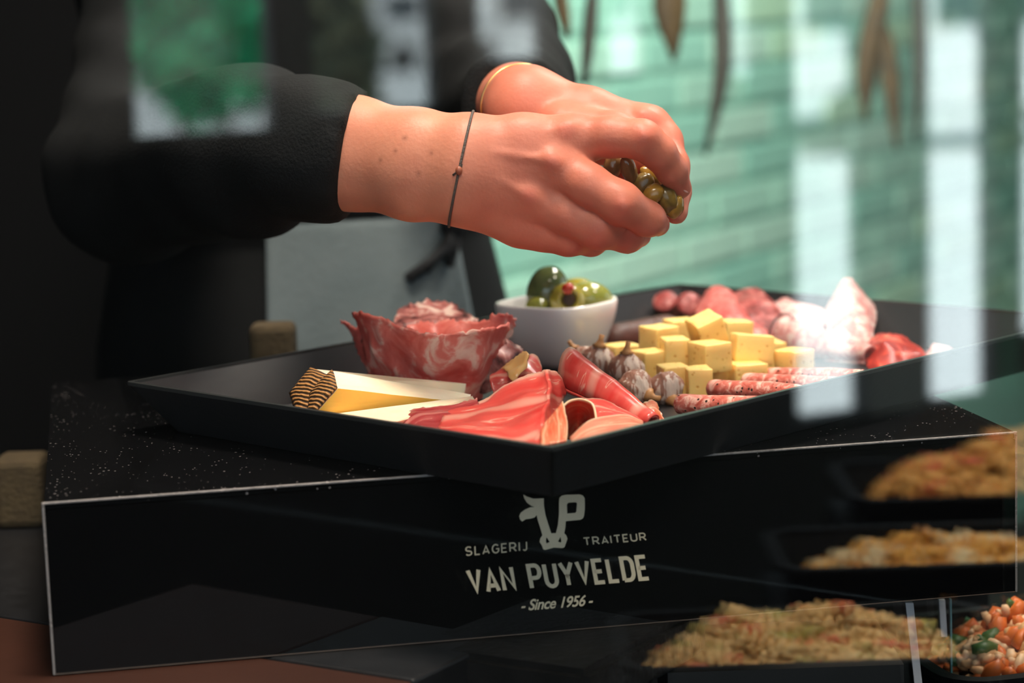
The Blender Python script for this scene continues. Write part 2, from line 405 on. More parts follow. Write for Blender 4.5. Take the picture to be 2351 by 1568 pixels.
# ------------------------------------------------------------------ counter, slab, plinth
ZP1, ZP0, ZRIM = 1.0295, .9305, 1.0625
PL = Vector((-.2644, 1.2372, 0)); PYAW = .1811; PD = Vector((math.cos(PYAW), math.sin(PYAW), 0)); PN = Vector((-math.sin(PYAW), math.cos(PYAW), 0)); PWID = .5752
wood_m = mat('red_brown_wood', s2l((62, 34, 24)), .5, .3, col2=s2l((50, 27, 19)), var=.3, vscale=6, bump=.2, bscale=40)
ZC, ZB = .9303, .9297
ca_, cb_ = onz(0, 1415, ZB), onz(950, 1563, ZB); cdir = (cb_ - ca_); cdir.z = 0; cdir.normalize(); cnrm = Vector((-cdir.y, cdir.x, 0)); cang = math.atan2(cdir.y, cdir.x)
def along(name, t0, t1, d0, d1, z0, z1, m, par, bev=0):
    c = ca_ + cdir * ((t0 + t1) / 2) + cnrm * ((d0 + d1) / 2); o = from_bm(name, box_bm(t1 - t0, d1 - d0, z1 - z0, bev), m)
    o.location = (c.x, c.y, (z0 + z1) / 2); o.rotation_euler = (0, 0, cang); o.parent = par; o.matrix_parent_inverse = wmat(par).inverted(); return o
lt = (cb_ - ca_).length
wb = empty('counter', (ca_.x, ca_.y, 0))
along('worktop', -.3, lt - .0, -.16, -.0006, .895, ZB, wood_m, wb, .002)
along('cabinet', -.28, lt - .01, -.14, -.002, 0, .895, mat('dark_cabinet', (.03, .022, .018), .5), wb)
tag(wb, 'reddish brown wooden counter in front of the plinth at the lower left', 'counter')
blk_stone = mat('black_stone', (.008, .008, .009), .4, .3, col2=(.018, .018, .02), var=.2, vscale=60)
bc = empty('back_counter', (ca_.x, ca_.y + .2, 0))
along('stone_top', -.3, lt, 0, .42, .90, ZC - .0001, blk_stone, bc, .002)
along('base', -.28, lt - .01, .002, .40, 0, .90, mat('dark_cabinet', (.03, .022, .018), .5), bc)
tag(bc, 'black stone counter carrying the left half of the plinth', 'counter')
# black slab lying on the counter, its corner towards the camera
sl = []
for px, py in ((1345, 1545), (1545, 1435), (1010, 1483)):
    v = onz(px, py, .9295); sl.append(v)
A, B_, C_ = sl; e1 = (B_ - A).normalized(); e2 = Vector((-e1.y, e1.x, 0))
bm = bmesh.new(); top = [A, A + e1 * .15, A + e1 * .15 + e2 * .095, A + e2 * .095]
vb = [bm.verts.new((v.x, v.y, .9003)) for v in top]; vt = [bm.verts.new((v.x, v.y, .9303)) for v in top]
bm.faces.new(vt); bm.faces.new(vb[::-1])
for i in range(4): bm.faces.new((vb[i], vb[(i + 1) % 4], vt[(i + 1) % 4], vt[i]))
bmesh.ops.bevel(bm, geom=bm.edges[:], offset=.004, segments=2, affect='EDGES')
slab = from_bm('stone_slab', bm, mat('black_slate', (.005, .005, .005), .5, .3, col2=(.016, .015, .015), var=.35, vscale=45, bump=.6, bscale=120))
local(slab, (A.x, A.y, .9003)); tag(slab, 'black slate slab with a chipped bevelled edge under the plinth', 'slab')

cb = box('base_cabinet', (.085, 1.30, 0), (.225, 1.40, .9), mat('black_cabinet_panel', (.008, .008, .008), .5)); tag(cb, 'black base cabinet carrying the slate slab', 'cabinet')
cb = box('display_cabinet', (.10, 1.70, 0), (.36, 1.74, .9255), mat('black_cabinet_panel', (.008, .008, .008), .5)); tag(cb, 'black cabinet panel under the rear of the plinth', 'cabinet')
acr = mat('black_acrylic', (.0035, .0035, .004), .045, .5)
acr_e = mat('sawn_edge_highlight', (.30, .27, .26), .35, bump=.8, bscale=500)  # lighter sawn edge; the pale tone also paints the plinth's edge highlight
pl = empty('display_plinth', (PL.x, PL.y, ZP0), PYAW)
def plbox(name, lo, hi, m, bev=0, par=None):
    lo, hi = Vector(lo), Vector(hi); s = hi - lo; bm = box_bm(s.x, s.y, s.z, bev, 2)
    o = from_bm(name, bm, m); o.location = (lo + hi) / 2; o.parent = par or pl
    return o
hgt = ZP1 - ZP0; DEP = .42
# dust specks on the acrylic top
tpm = mat('black_acrylic_top', (.004, .004, .0045), .10, .5)
nd, ln, pb = nodes(tpm)
tc = nd.new('ShaderNodeTexCoord'); vo = nd.new('ShaderNodeTexVoronoi'); vo.inputs['Scale'].default_value = 230; ln.new(tc.outputs['Object'], vo.inputs['Vector'])
rm = nd.new('ShaderNodeValToRGB'); rm.color_ramp.elements[0].position = .045; rm.color_ramp.elements[1].position = .075; rm.color_ramp.elements[0].color = (.22, .2, .2, 1); rm.color_ramp.elements[1].color = (.004, .004, .0045, 1)
nz = nd.new('ShaderNodeTexNoise'); nz.inputs['Scale'].default_value = 30; ln.new(tc.outputs['Object'], nz.inputs['Vector'])
mth = nd.new('ShaderNodeMath'); mth.operation = 'ADD'; ln.new(vo.outputs['Distance'], mth.inputs[0])
m2 = nd.new('ShaderNodeMath'); m2.operation = 'MULTIPLY_ADD'; m2.inputs[1].default_value = -.45; m2.inputs[2].default_value = .19; ln.new(nz.outputs['Fac'], m2.inputs[0]); ln.new(m2.outputs[0], mth.inputs[1])
ln.new(mth.outputs[0], rm.inputs[0]); ln.new(rm.outputs[0], pb.inputs['Base Color'])
plbox('top_panel', (.0015, .0015, hgt - .004), (PWID - .0015, DEP, hgt), tpm)
plbox('front_panel', (.0015, 0, .0008), (PWID - .0015, .004, hgt - .0045), acr)
plbox('side_panel', (0.0015, .0045, .0008), (.0045, DEP, hgt - .0045), acr); plbox('side_panel', (PWID - .0045, .0045, .0008), (PWID - .0015, DEP, hgt - .0045), acr)
plbox('back_panel', (.005, DEP - .004, .0008), (PWID - .005, DEP, hgt - .0045), acr)
plbox('inner_support', (.1, .03, 0), (PWID - .05, .034, hgt - .0045), acr)
for nm, lo, hi in (('top_edge', (0, -.0004, hgt - .0010), (PWID, .0012, hgt + .0002)), ('left_edge', (0, -.0002, 0), (.0014, .004, hgt - .0014)),
                   ('right_edge', (PWID - .0014, -.0002, 0), (PWID, .004, hgt - .0014)), ('bottom_edge', (.0014, -.0002, 0), (PWID - .0014, .001, .0007))):
    e = plbox(nm, lo, hi, acr_e if nm != 'bottom_edge' else mat('brown_acrylic_edge', (.10, .07, .055), .4), .0004)
    e['label'] = 'sawn edge line with painted highlight'
tag(pl, 'long glossy black acrylic plinth with a cream butcher logo on its front', 'display plinth')
# print on the front face
PF = Vector((PL.x, PL.y, ZP0)) - PN * .00035
def onf(px, py): return onplane(px, py, PF, PN)
cream = mat('cream_print', s2l((232, 214, 182)), .55)
def uvp(v): q = v - PF; return (q.dot(PD), v.z)          # metres on the panel
def fromuv(u, z): return PF + PD * u + Vector((0, 0, z - PF.z))
def print_mesh(name, V, Fc, label):
    o = pyd(name, V, Fc, cream); mw = o.matrix_world
    bpy.context.view_layer.update(); o.parent = pl; o.matrix_parent_inverse = wmat(pl).inverted(); o['label'] = label
    return o
def zpx(l, s=4.198, ox=1000, oy=1100): return [(ox + x / s, oy + y / s) for x, y in l]
outer = [(845, 148), (880, 168), (940, 188), (1043, 185), (1045, 260), (1060, 350), (1085, 430), (1115, 522), (1160, 520), (1180, 440), (1190, 330), (1190, 215), (1195, 180), (1215, 160), (1250, 151), (1390, 147), (1420, 158), (1437, 185), (1439, 280), (1432, 350), (1420, 378), (1395, 392), (1255, 405), (1250, 470), (1240, 520), (1262, 545), (1271, 575), (1255, 620), (1243, 655), (1225, 664), (1140, 660), (1060, 682), (1038, 678), (1025, 640), (1003, 605), (1010, 570), (1030, 540), (1010, 470), (985, 395), (975, 345), (955, 368), (920, 380), (870, 385), (835, 408), (815, 390), (806, 355), (820, 325), (860, 295), (910, 272), (957, 268), (920, 256), (880, 225), (855, 185)]
hp = [(1265, 245), (1280, 227), (1350, 222), (1363, 232), (1358, 310), (1348, 325), (1268, 332)]
n1 = [(1068, 558), (1100, 605), (1070, 620), (1063, 600)]; n2 = [(1205, 555), (1180, 600), (1205, 612), (1213, 600)]
polys = [[onf(*q) for q in zpx(l)] for l in (outer, hp, n1, n2)]
loops2 = [[Vector((*uvp(v), 0)) for v in l] for l in polys]
tri = tessellate_polygon(loops2); allv = [v for l in polys for v in l]
print_mesh('cow_head_emblem', allv, tri, 'cream cow head emblem whose one horn is a letter P')
# stroke lettering
def arc(cx, cy, rx, ry, a0, a1, n=8): return [(cx + rx * math.cos(math.radians(a0 + (a1 - a0) * i / n)), cy + ry * math.sin(math.radians(a0 + (a1 - a0) * i / n))) for i in range(n + 1)]
G = {'V': [[(0, 1), (.5, 0), (1, 1)]], 'A': [[(0, 0), (.5, 1), (1, 0)], [(.2, .25), (.8, .25)]], 'N': [[(0, 0), (0, 1), (1, 0), (1, 1)]],
     'P': [[(0, 0), (0, 1), (.6, 1)] + arc(.6, .72, .4, .28, 90, -90) + [(0, .44)]], 'U': [[(0, 1), (0, .28)] + arc(.5, .28, .5, .28, 180, 360) + [(1, .28), (1, 1)]],
     'Y': [[(0, 1), (.5, .45), (1, 1)], [(.5, .5), (.5, 0)]], 'E': [[(1, 1), (0, 1), (0, 0), (1, 0)], [(0, .5), (.85, .5)]], 'L': [[(0, 1), (0, 0), (1, 0)]],
     'D': [[(0, 0), (0, 1), (.5, 1)] + arc(.5, .68, .5, .32, 90, 0) + arc(.5, .32, .5, .32, 0, -90) + [(0, 0)]],
     'S': [arc(.5, .74, .45, .26, 30, 270) + arc(.5, .25, .48, .25, 90, -150)], 'G': [arc(.55, .5, .55, .5, 45, 330, 14) + [(1.02, .48), (.62, .48)]],
     'R': [[(0, 0), (0, 1), (.55, 1)] + arc(.55, .72, .38, .28, 90, -90) + [(0, .44)], [(.5, .44), (1, 0)]], 'I': [[(0, 0), (0, 1)]], 'J': [[(.8, 1), (.8, .25)] + arc(.4, .25, .4, .25, 0, -150)], 'T': [[(0, 1), (1, 1)], [(.5, 1), (.5, 0)]]}
def stroke(pl_, th):
    pts = [np.array(p) for p in pl_]; L, R = [], []
    keep = [pts[0]]
    for p in pts[1:]:
        if np.hypot(*(p - keep[-1])) > 1e-6: keep.append(p)
    pts = keep
    for i, p in enumerate(pts):
        a = pts[i] - pts[i - 1] if i else pts[1] - pts[0]; b = pts[i + 1] - pts[i] if i < len(pts) - 1 else a
        a = a / np.hypot(*a); b = b / np.hypot(*b); n = np.array([-(a + b)[1], (a + b)[0]]); l = np.hypot(*n)
        n = n / l if l > 1e-6 else np.array([-a[1], a[0]])
        k = th / 2 / max(.35, abs(n @ np.array([-a[1], a[0]])))
        L.append(p + n * k); R.append(p - n * k)
    return L, R
def word(name, text, p_lb, p_rb, p_lt, th, lw, gap, label, space=.6):
    a, b, c = (np.array(uvp(onf(*q))) for q in (p_lb, p_rb, p_lt))
    hx = c - a; tot = b - a; hh = np.hypot(*hx); ex = tot / np.hypot(*tot); ey = hx / hh
    wd = {ch: lw.get(ch, 1.0) for ch in set(text)}; wd[' '] = space
    units = sum(wd[ch] for ch in text) + gap * (len(text) - 1); unit = (np.hypot(*tot) - th) / units
    x = th / 2; V, Fc = [], []
    for ch in text:
        if ch != ' ':
            for s in G[ch]:
                q = [(x + u * unit * wd[ch], th / 2 + v * (hh - th)) for u, v in s]
                L, R = stroke(q, th); n0 = len(V)
                for l, r in zip(L, R):
                    for w_ in (l, r):
                        yy = min(max(w_[1], 0), hh) if len(s) == 2 or ch in 'VANYEL' else w_[1]
                        pt = a + ex * w_[0] + ey * yy; V.append(fromuv(*pt))
                for i in range(len(L) - 1): Fc.append((n0 + 2 * i, n0 + 2 * i + 1, n0 + 2 * i + 3, n0 + 2 * i + 2))
        x += (wd[ch] + gap) * unit
    print_mesh(name, V, Fc, label)
word('name_lettering', 'VAN PUYVELDE', (1080, 1366), (1495, 1332), (1068, 1306), .0024, {'V': 1.05, 'A': 1.05, 'E': .85, 'L': .85, 'Y': 1.1}, .56, 'large condensed cream capitals', .55)
word('butcher_lettering', 'SLAGERIJ', (1068, 1277), (1213, 1264), (1067, 1255), .00078, {'I': .05, 'J': .75, 'E': .8, 'L': .75}, .55, 'small cream capitals at the left of the emblem')
word('caterer_lettering', 'TRAITEUR', (1341, 1253), (1485, 1241), (1338, 1234), .00078, {'I': .05, 'E': .8, 'L': .75}, .55, 'small cream capitals at the right of the emblem')
# script line
cu = bpy.data.curves.new('since', 'FONT'); cu.body = '- Since 1956 -'; cu.shear = .32; cu.offset = .018; cu.size = 1; cu.space_character = .95
to = bpy.data.objects.new('since_tmp', cu); COL.objects.link(to); bpy.context.view_layer.update()
me = bpy.data.meshes.new_from_object(to.evaluated_get(bpy.context.evaluated_depsgraph_get())); bpy.data.objects.remove(to)
xs = [v.co.x for v in me.vertices]; x0, x1 = min(xs), max(xs)
a, b, c = (np.array(uvp(onf(*q))) for q in ((1197, 1402), (1362, 1389), (1196, 1377)))
for v in me.vertices:
    q = a + (b - a) * ((v.co.x - x0) / (x1 - x0)) + (c - a) * (v.co.y / .72); v.co = fromuv(*q)
me.materials.append(cream); so = bpy.data.objects.new('founding_lettering', me); COL.objects.link(so); so.parent = pl; so.matrix_parent_inverse = wmat(pl).inverted(); so['label'] = 'small slanted cream lettering'

# ------------------------------------------------------------------ serving tray
TF = Vector((.019, 1.1765, 0)); TH = .7966; TD = Vector((math.cos(TH), math.sin(TH), 0)); TN = Vector((-math.sin(TH), math.cos(TH), 0)); TL, TW = .55, .373
ZF = ZP1 + .0035
tray_m = mat('black_tray_board', (.022, .021, .023), .34, .6, bump=.05, bscale=200)
tray_e = mat('dark_tray_rim', (.03, .032, .032), .3)
tr = empty('serving_tray', (TF.x, TF.y, ZP1), TH)
def rrect(x0, y0, x1, y1, r, z, n=5):
    out = []
    for cx, cy, a0 in ((x1 - r, y1 - r, 0), (x0 + r, y1 - r, 90), (x0 + r, y0 + r, 180), (x1 - r, y0 + r, 270)):
        for k in range(n + 1):
            a = math.radians(a0 + 90 * k / n); out.append(Vector((cx + r * math.cos(a), cy + r * math.sin(a), z)))
    return out
def loft(name, rings, m, par, close_last=True, close_first=False):
    V, Fc = [], []; n = len(rings[0])
    for r in rings: V += r
    for i in range(len(rings) - 1):
        for j in range(n): Fc.append((i * n + j, i * n + (j + 1) % n, (i + 1) * n + (j + 1) % n, (i + 1) * n + j))
    if close_last: Fc.append(tuple((len(rings) - 1) * n + j for j in range(n)))
    if close_first: Fc.append(tuple(range(n - 1, -1, -1)))
    bm = bmesh.new(); vs_ = [bm.verts.new(v) for v in V]
    for f in Fc: bm.faces.new([vs_[i] for i in f])
    bmesh.ops.recalc_face_normals(bm, faces=bm.faces[:])
    me = bpy.data.meshes.new(name); bm.to_mesh(me); bm.free(); o = link(name, me, m); o.parent = par; return o
ins, t = .022, .002; zr_, zb = ZRIM - ZP1, 0
def R(i, z, r): return rrect(i, i, TL - i, TW - i, r, z)
loft('tray_base', [R(ins + .001, 0.0002, .004), R(ins + .001, .0034, .004)], tray_m, tr, True, True)
for nm, a, b, sgn in (('front', 0, 0, 0),):
    pass
def wall_panel(c0, c1, d0, d1):
    # c0,c1: outer rim corners; d0,d1: outer foot corners (local xy)
    n = Vector((-(c1 - c0).y, (c1 - c0).x, 0)).normalized() * t
    V = [Vector((*d0.xy, 0.0002)), Vector((*d1.xy, 0.0002)), Vector((*c1.xy, zr_)), Vector((*c0.xy, zr_))]
    V += [v + n for v in V]
    Fc = [(0, 1, 2, 3), (7, 6, 5, 4), (0, 4, 5, 1), (1, 5, 6, 2), (2, 6, 7, 3), (3, 7, 4, 0)]
    bm = bmesh.new(); vs_ = [bm.verts.new(v) for v in V]
    for f in Fc: bm.faces.new([vs_[i] for i in f])
    o = from_bm('side_wall', bm, tray_m); o.parent = tr
cs = [Vector((0, 0, 0)), Vector((TL, 0, 0)), Vector((TL, TW, 0)), Vector((0, TW, 0))]
ds = [Vector((ins, ins, 0)), Vector((TL - ins, ins, 0)), Vector((TL - ins, TW - ins, 0)), Vector((ins, TW - ins, 0))]
for i in range(4): wall_panel(cs[i], cs[(i + 1) % 4], ds[i], ds[(i + 1) % 4])
loft('rim', [R(-.0005, zr_ - .0015, .004), R(-.0005, zr_ + .0008, .004), R(.0026, zr_ + .0008, .003), R(.0026, zr_ - .0015, .003), R(-.0005, zr_ - .0015, .004)], tray_e, tr, False)
tag(tr, 'large black rectangular serving tray filled with meats and cheese', 'tray')

# ------------------------------------------------------------------ upright glass pane between the camera and the display
gm = bpy.data.materials.new('clear_shop_glass'); gm.use_nodes = True; nt = gm.node_tree; nt.nodes.clear()
out = nt.nodes.new('ShaderNodeOutputMaterial'); mix = nt.nodes.new('ShaderNodeMixShader'); tr_ = nt.nodes.new('ShaderNodeBsdfTransparent'); gl = nt.nodes.new('ShaderNodeBsdfGlossy')
tr_.inputs[0].default_value = (.97, .985, .98, 1); gl.inputs['Roughness'].default_value = 0.0; gl.inputs['Color'].default_value = (.93, 1, .98, 1)
ge = nt.nodes.new('ShaderNodeNewGeometry'); dt = nt.nodes.new('ShaderNodeVectorMath'); dt.operation = 'DOT_PRODUCT'
nt.links.new(ge.outputs['Incoming'], dt.inputs[0]); nt.links.new(ge.outputs['Normal'], dt.inputs[1])
ab = nt.nodes.new('ShaderNodeMath'); ab.operation = 'ABSOLUTE'; nt.links.new(dt.outputs['Value'], ab.inputs[0])
om = nt.nodes.new('ShaderNodeMath'); om.operation = 'SUBTRACT'; om.inputs[0].default_value = 1; nt.links.new(ab.outputs[0], om.inputs[1])
pw = nt.nodes.new('ShaderNodeMath'); pw.operation = 'POWER'; pw.inputs[1].default_value = 5; nt.links.new(om.outputs[0], pw.inputs[0])
ma = nt.nodes.new('ShaderNodeMath'); ma.operation = 'MULTIPLY_ADD'; ma.inputs[1].default_value = .96; ma.inputs[2].default_value = .052; nt.links.new(pw.outputs[0], ma.inputs[0])
nt.links.new(ma.outputs[0], mix.inputs[0]); nt.links.new(tr_.outputs[0], mix.inputs[1]); nt.links.new(gl.outputs[0], mix.inputs[2]); nt.links.new(mix.outputs[0], out.inputs[0])
gn = Vector((GD.y, -GD.x, 0)); t0, t1 = -.42, .70
q0, q1 = G0 + GD * t0, G0 + GD * t1
glass = box('glass_pane', (-.5 * (t1 - t0), -.002, 0), (.5 * (t1 - t0), .002, .60), gm)
glass.location = (q0 + q1) / 2 + Vector((0, 0, .9005 + .30)); glass.rotation_euler = (0, 0, math.atan2(GD.y, GD.x))
tag(glass, 'large clear upright glass pane in front of the display, mirroring the street', 'glass pane')
# ------------------------------------------------------------------ salads on the stepped counter to the right
salad_tray_m = mat('black_salad_tray', (.003, .003, .0035), .6, .12)
def grain_mats(key, cols): return [mat('salad_%s_%d' % (key, i), s2l(c), .4, .5, sss=.1) for i, c in enumerate(cols)]
def salad(c, xdir, hl, hd, hh, mats_, n, gs, label, wts, seed, tray_label, zfoot, pre=None):
    r = random.Random(seed); a = math.atan2(xdir.y, xdir.x)
    tl, td = hl + .025, hd + .014
    tb = empty('salad_tray', (c.x, c.y, c.z - .012), a)
    def rr(i, z, rad): return rrect(-tl + i, -td + i, tl - i, td - i, rad, z)
    loft('basin', [rr(.012, 0, .02), rr(0, .035, .025), rr(.003, .035, .023), rr(.014, .004, .018)], salad_tray_m, tb, True, True)
    loft('lip', [rr(-.005, .033, .03), rr(-.005, .037, .03), rr(.004, .037, .022), rr(.004, .033, .022), rr(-.005, .033, .03)], salad_tray_m, tb, False)
    tag(tb, tray_label, 'tray')
    bm = bmesh.new()
    # solid core under the loose pieces
    for i in range(n + 1):
        if i == n: break
        u, v = r.uniform(-1, 1), r.uniform(-1, 1)
        if u * u + v * v > 1: continue
        prof = max(0, 1 - (u * u + v * v)) ** .6 * (1 + .35 * noise.noise(Vector((u * 3 + seed, v * 3, 0))))
        p = Vector((u * hl, v * hd, .004 + hh * prof * (1 - r.random() ** 2 * .35)))
        k = r.choices(range(len(mats_)), wts)[0]
        s = gs * r.uniform(.6, 1.35) * (1.6 if k >= 2 else 1)
        M_ = Matrix.Translation(p) @ Matrix.Rotation(r.uniform(0, 6.28), 4, Vector((r.uniform(-1, 1), r.uniform(-1, 1), r.uniform(-1, 1))).normalized()) @ Matrix.Diagonal((s * 1.5, s * .75, s * .7, 1))
        g = bmesh.ops.create_icosphere(bm, subdivisions=1, radius=1, matrix=M_)
        for f in {f for vv in g['verts'] for f in vv.link_faces}: f.material_index = k; f.smooth = True
    o = from_bm('salad', bm, mats_); o.location = (c.x, c.y, c.z - .008); o.rotation_euler = (0, 0, a)
    tag(o, label, 'salad', kind='stuff')
    st = box('display_step', (-tl - .004, -td - .004, zfoot), (tl + .004, td + .004, c.z - .0125), mat('black_step', (.003, .003, .0035), .6, .12), None, .003)
    st.location = (c.x, c.y, (zfoot + c.z - .0125) / 2); st.rotation_euler = (0, 0, a)
    tag(st, 'black display step under the ' + tray_label.split(' holding ')[-1], 'display step')
tanm = grain_mats('tan', [(214, 158, 84), (196, 134, 62), (186, 70, 46)])
gold = grain_mats('gold', [(206, 148, 62), (176, 116, 44), (196, 170, 130)])
past = grain_mats('pasta', [(226, 184, 126), (206, 160, 100), (170, 152, 80), (206, 110, 72)])
mixd = grain_mats('mixed', [(222, 170, 120), (230, 190, 150), (214, 110, 50), (60, 96, 44)])
def vdir(px0, px1, py, d):
    v = MP(px1, py, d) - MP(px0, py, d); v.z = 0; return v.normalized()
SA = MP(2330, 1150, 2.12); salad(SA, vdir(2000, 2351, 1130, 2.12), .135, .07, .058, tanm, 1500, .0052, 'tan grain salad heap reflected at the right over the plinth', (6, 3, .5), 3, 'black tray holding the tan grain salad', 0)
SB = MP(2150, 1315, 1.90); salad(SB, vdir(1900, 2351, 1300, 1.90), .11, .055, .030, gold, 1300, .005, 'golden salad heap reflected between the two other salads', (5, 4, 1), 4, 'black tray holding the golden salad', 0)
SC = MP(1850, 1530, 1.68); salad(SC, vdir(1500, 2200, 1500, 1.68), .112, .06, .042, past, 1300, .0058, 'pale pasta salad heap with herbs reflected at the bottom', (6, 4, .35, .3), 5, 'black tray holding the pale pasta salad', 0)
c = P(2375, 1545, 1.50); salad(c, Vector((1, .25, 0)), .065, .06, .042, mixd, 1100, .0045, 'orange and green flecked salad seen directly in the lower right corner', (5, 3, 2, .7), 6, 'black tray holding the orange flecked salad', 0)

# clear acrylic riser under the right of the plinth
ac = mat('clear_acrylic', (.55, .62, .62), .05, trans=.95, ior=1.3)
ed = mat('bright_acrylic_edge', (.62, .60, .62), .3)
ri = empty('acrylic_riser', tuple(P(2140, 1500, 1.42)))
for (xa, ya), (xb, yb), wpx, d in (((2088, 1384), (2112, 1600), 9, 1.42), ((2163, 1378), (2168, 1462), 7, 1.47), ((2183, 1376), (2186, 1600), 2, 1.45)):
    a, b = P(xa, ya, d), P(xb, yb, d); wv = RT * (wpx * d / F); dv = Vector((0, 0.004, 0))
    V = [a - wv, a + wv, b + wv, b - wv]; V += [v + dv for v in V]
    o = pyd('riser_edge', V, [(0, 1, 2, 3), (7, 6, 5, 4), (0, 4, 5, 1), (1, 5, 6, 2), (2, 6, 7, 3), (3, 7, 4, 0)], ed if wpx > 3 else mat('teal_glass_edge', (.10, .26, .26), .2), ri)
tag(ri, 'clear acrylic riser with bright polished edges under the plinth at the right', 'riser')

# ------------------------------------------------------------------ food materials
def salami_mat(name, red, fat, scale, thr, rough=.4, dark=None):
    m = mat(name, red, rough, .5, sss=.15); nd, ln, b = nodes(m)
    tc = nd.new('ShaderNodeTexCoord'); n0 = nd.new('ShaderNodeTexNoise'); n0.inputs['Scale'].default_value = scale; n0.inputs['Detail'].default_value = 5; n0.inputs['Roughness'].default_value = .6
    n0.inputs['Distortion'].default_value = .8
    ln.new(tc.outputs['Object'], n0.inputs['Vector'])
    r = nd.new('ShaderNodeValToRGB'); e = r.color_ramp.elements; e[0].position = thr - .16; e[0].color = (*(dark or tuple(x * .6 for x in red)), 1); e[1].position = thr + .10; e[1].color = (*fat, 1)
    k = e.new(thr); k.color = (*red, 1)
    ln.new(n0.outputs['Fac'], r.inputs[0]); ln.new(r.outputs[0], b.inputs['Base Color'])
    bp = nd.new('ShaderNodeBump'); bp.inputs['Strength'].default_value = .35; bp.inputs['Distance'].default_value = .002; ln.new(n0.outputs['Fac'], bp.inputs['Height']); ln.new(bp.outputs[0], b.inputs['Normal'])
    return m
sal = salami_mat('marbled_salami', s2l((234, 136, 124)), s2l((248, 214, 198)), 52, .53, dark=s2l((216, 102, 90)))
sal_b = salami_mat('dark_salami', s2l((186, 112, 106)), s2l((232, 200, 188)), 60, .52, dark=s2l((70, 36, 38)))
pinks = salami_mat('fine_pink_salami', s2l((222, 118, 112)), s2l((234, 168, 154)), 160, .55, dark=s2l((196, 84, 80)))
pinkd = salami_mat('coarse_pink_salami', s2l((190, 90, 86)), s2l((224, 160, 150)), 90, .56, dark=s2l((130, 52, 50)))
pale = salami_mat('glare_pale_salami', s2l((226, 170, 164)), s2l((238, 214, 206)), 110, .5, dark=s2l((200, 120, 116)))  # paleness paints in the bright reflection lying over these slices
chor = salami_mat('chorizo', s2l((206, 66, 46)), s2l((226, 140, 112)), 80, .60, dark=s2l((150, 34, 26)))
def ham_mat(name, red, red2, fat):
    m = mat(name, red, .28, .5, sss=.25, coat=.15); nd, ln, b = nodes(m)
    uv = nd.new('ShaderNodeUVMap'); uv.uv_map = 'UVMap'
    mp = nd.new('ShaderNodeMapping'); mp.inputs['Scale'].default_value = (1.2, 5.0, 1); ln.new(uv.outputs[0], mp.inputs[0])
    n0 = nd.new('ShaderNodeTexNoise'); n0.inputs['Scale'].default_value = 2.2; n0.inputs['Detail'].default_value = 4; ln.new(mp.outputs[0], n0.inputs['Vector'])
    r = nd.new('ShaderNodeValToRGB'); e = r.color_ramp.elements; e[0].position = .3; e[0].color = (*red, 1); e[1].position = .60; e[1].color = (*red2, 1)
    k = e.new(.625); k.color = (*fat, 1); k = e.new(.65); k.color = (*red2, 1)
    ln.new(n0.outputs['Fac'], r.inputs[0])
    wv = nd.new('ShaderNodeTexWave'); wv.inputs['Scale'].default_value = .55; wv.inputs['Distortion'].default_value = 5; wv.inputs['Detail'].default_value = 2; wv.inputs['Detail Scale'].default_value = 1.2; wv.bands_direction = 'Y'
    ln.new(uv.outputs[0], wv.inputs['Vector'])
    wr = nd.new('ShaderNodeValToRGB'); wr.color_ramp.elements[0].position = .90; wr.color_ramp.elements[0].color = (0, 0, 0, 1); wr.color_ramp.elements[1].position = .995; wr.color_ramp.elements[1].color = (.6, .6, .6, 1); ln.new(wv.outputs['Fac'], wr.inputs[0])
    wm = nd.new('ShaderNodeMix'); wm.data_type = 'RGBA'; ln.new(wr.outputs[0], wm.inputs['Factor']); ln.new(r.outputs[0], wm.inputs['A']); wm.inputs['B'].default_value = (*fat, 1)
    r = wm; r_out = wm.outputs['Result']
    sx = nd.new('ShaderNodeSeparateXYZ'); ln.new(uv.outputs[0], sx.inputs[0])
    ad = nd.new('ShaderNodeMath'); ad.operation = 'MULTIPLY_ADD'; ad.inputs[1].default_value = .12; ln.new(n0.outputs['Fac'], ad.inputs[0]); ln.new(sx.outputs['Y'], ad.inputs[2])
    r2 = nd.new('ShaderNodeValToRGB'); f = r2.color_ramp.elements; f[0].position = .07; f[0].color = (1, 1, 1, 1); f[1].position = .13; f[1].color = (0, 0, 0, 1)
    ln.new(ad.outputs[0], r2.inputs[0])
    mx = nd.new('ShaderNodeMix'); mx.data_type = 'RGBA'; ln.new(r2.outputs[0], mx.inputs['Factor']); ln.new(r_out, mx.inputs['A']); mx.inputs['B'].default_value = (*fat, 1)
    ln.new(mx.outputs['Result'], b.inputs['Base Color']); return m
ham = ham_mat('cured_ham', s2l((214, 60, 56)), s2l((226, 96, 86)), s2l((238, 178, 158)))
ham_d = ham_mat('dark_cured_ham', s2l((156, 44, 50)), s2l((178, 74, 74)), s2l((212, 140, 130)))
ham_o = ham_mat('orange_cured_ham', s2l((218, 92, 62)), s2l((228, 134, 100)), s2l((238, 196, 160)))
fatm = ham_mat('ham_fat', s2l((222, 122, 100)), s2l((224, 150, 122)), s2l((234, 192, 162)))
for q in (sal, sal_b, pinks, pinkd, pale): thin(q, .22)
for q in (ham, ham_d, ham_o, fatm): thin(q, .2)
yel = mat('yellow_fat', s2l((224, 160, 90)), .3, .5, col2=s2l((232, 190, 130)), var=.4, vscale=90, sss=.3)

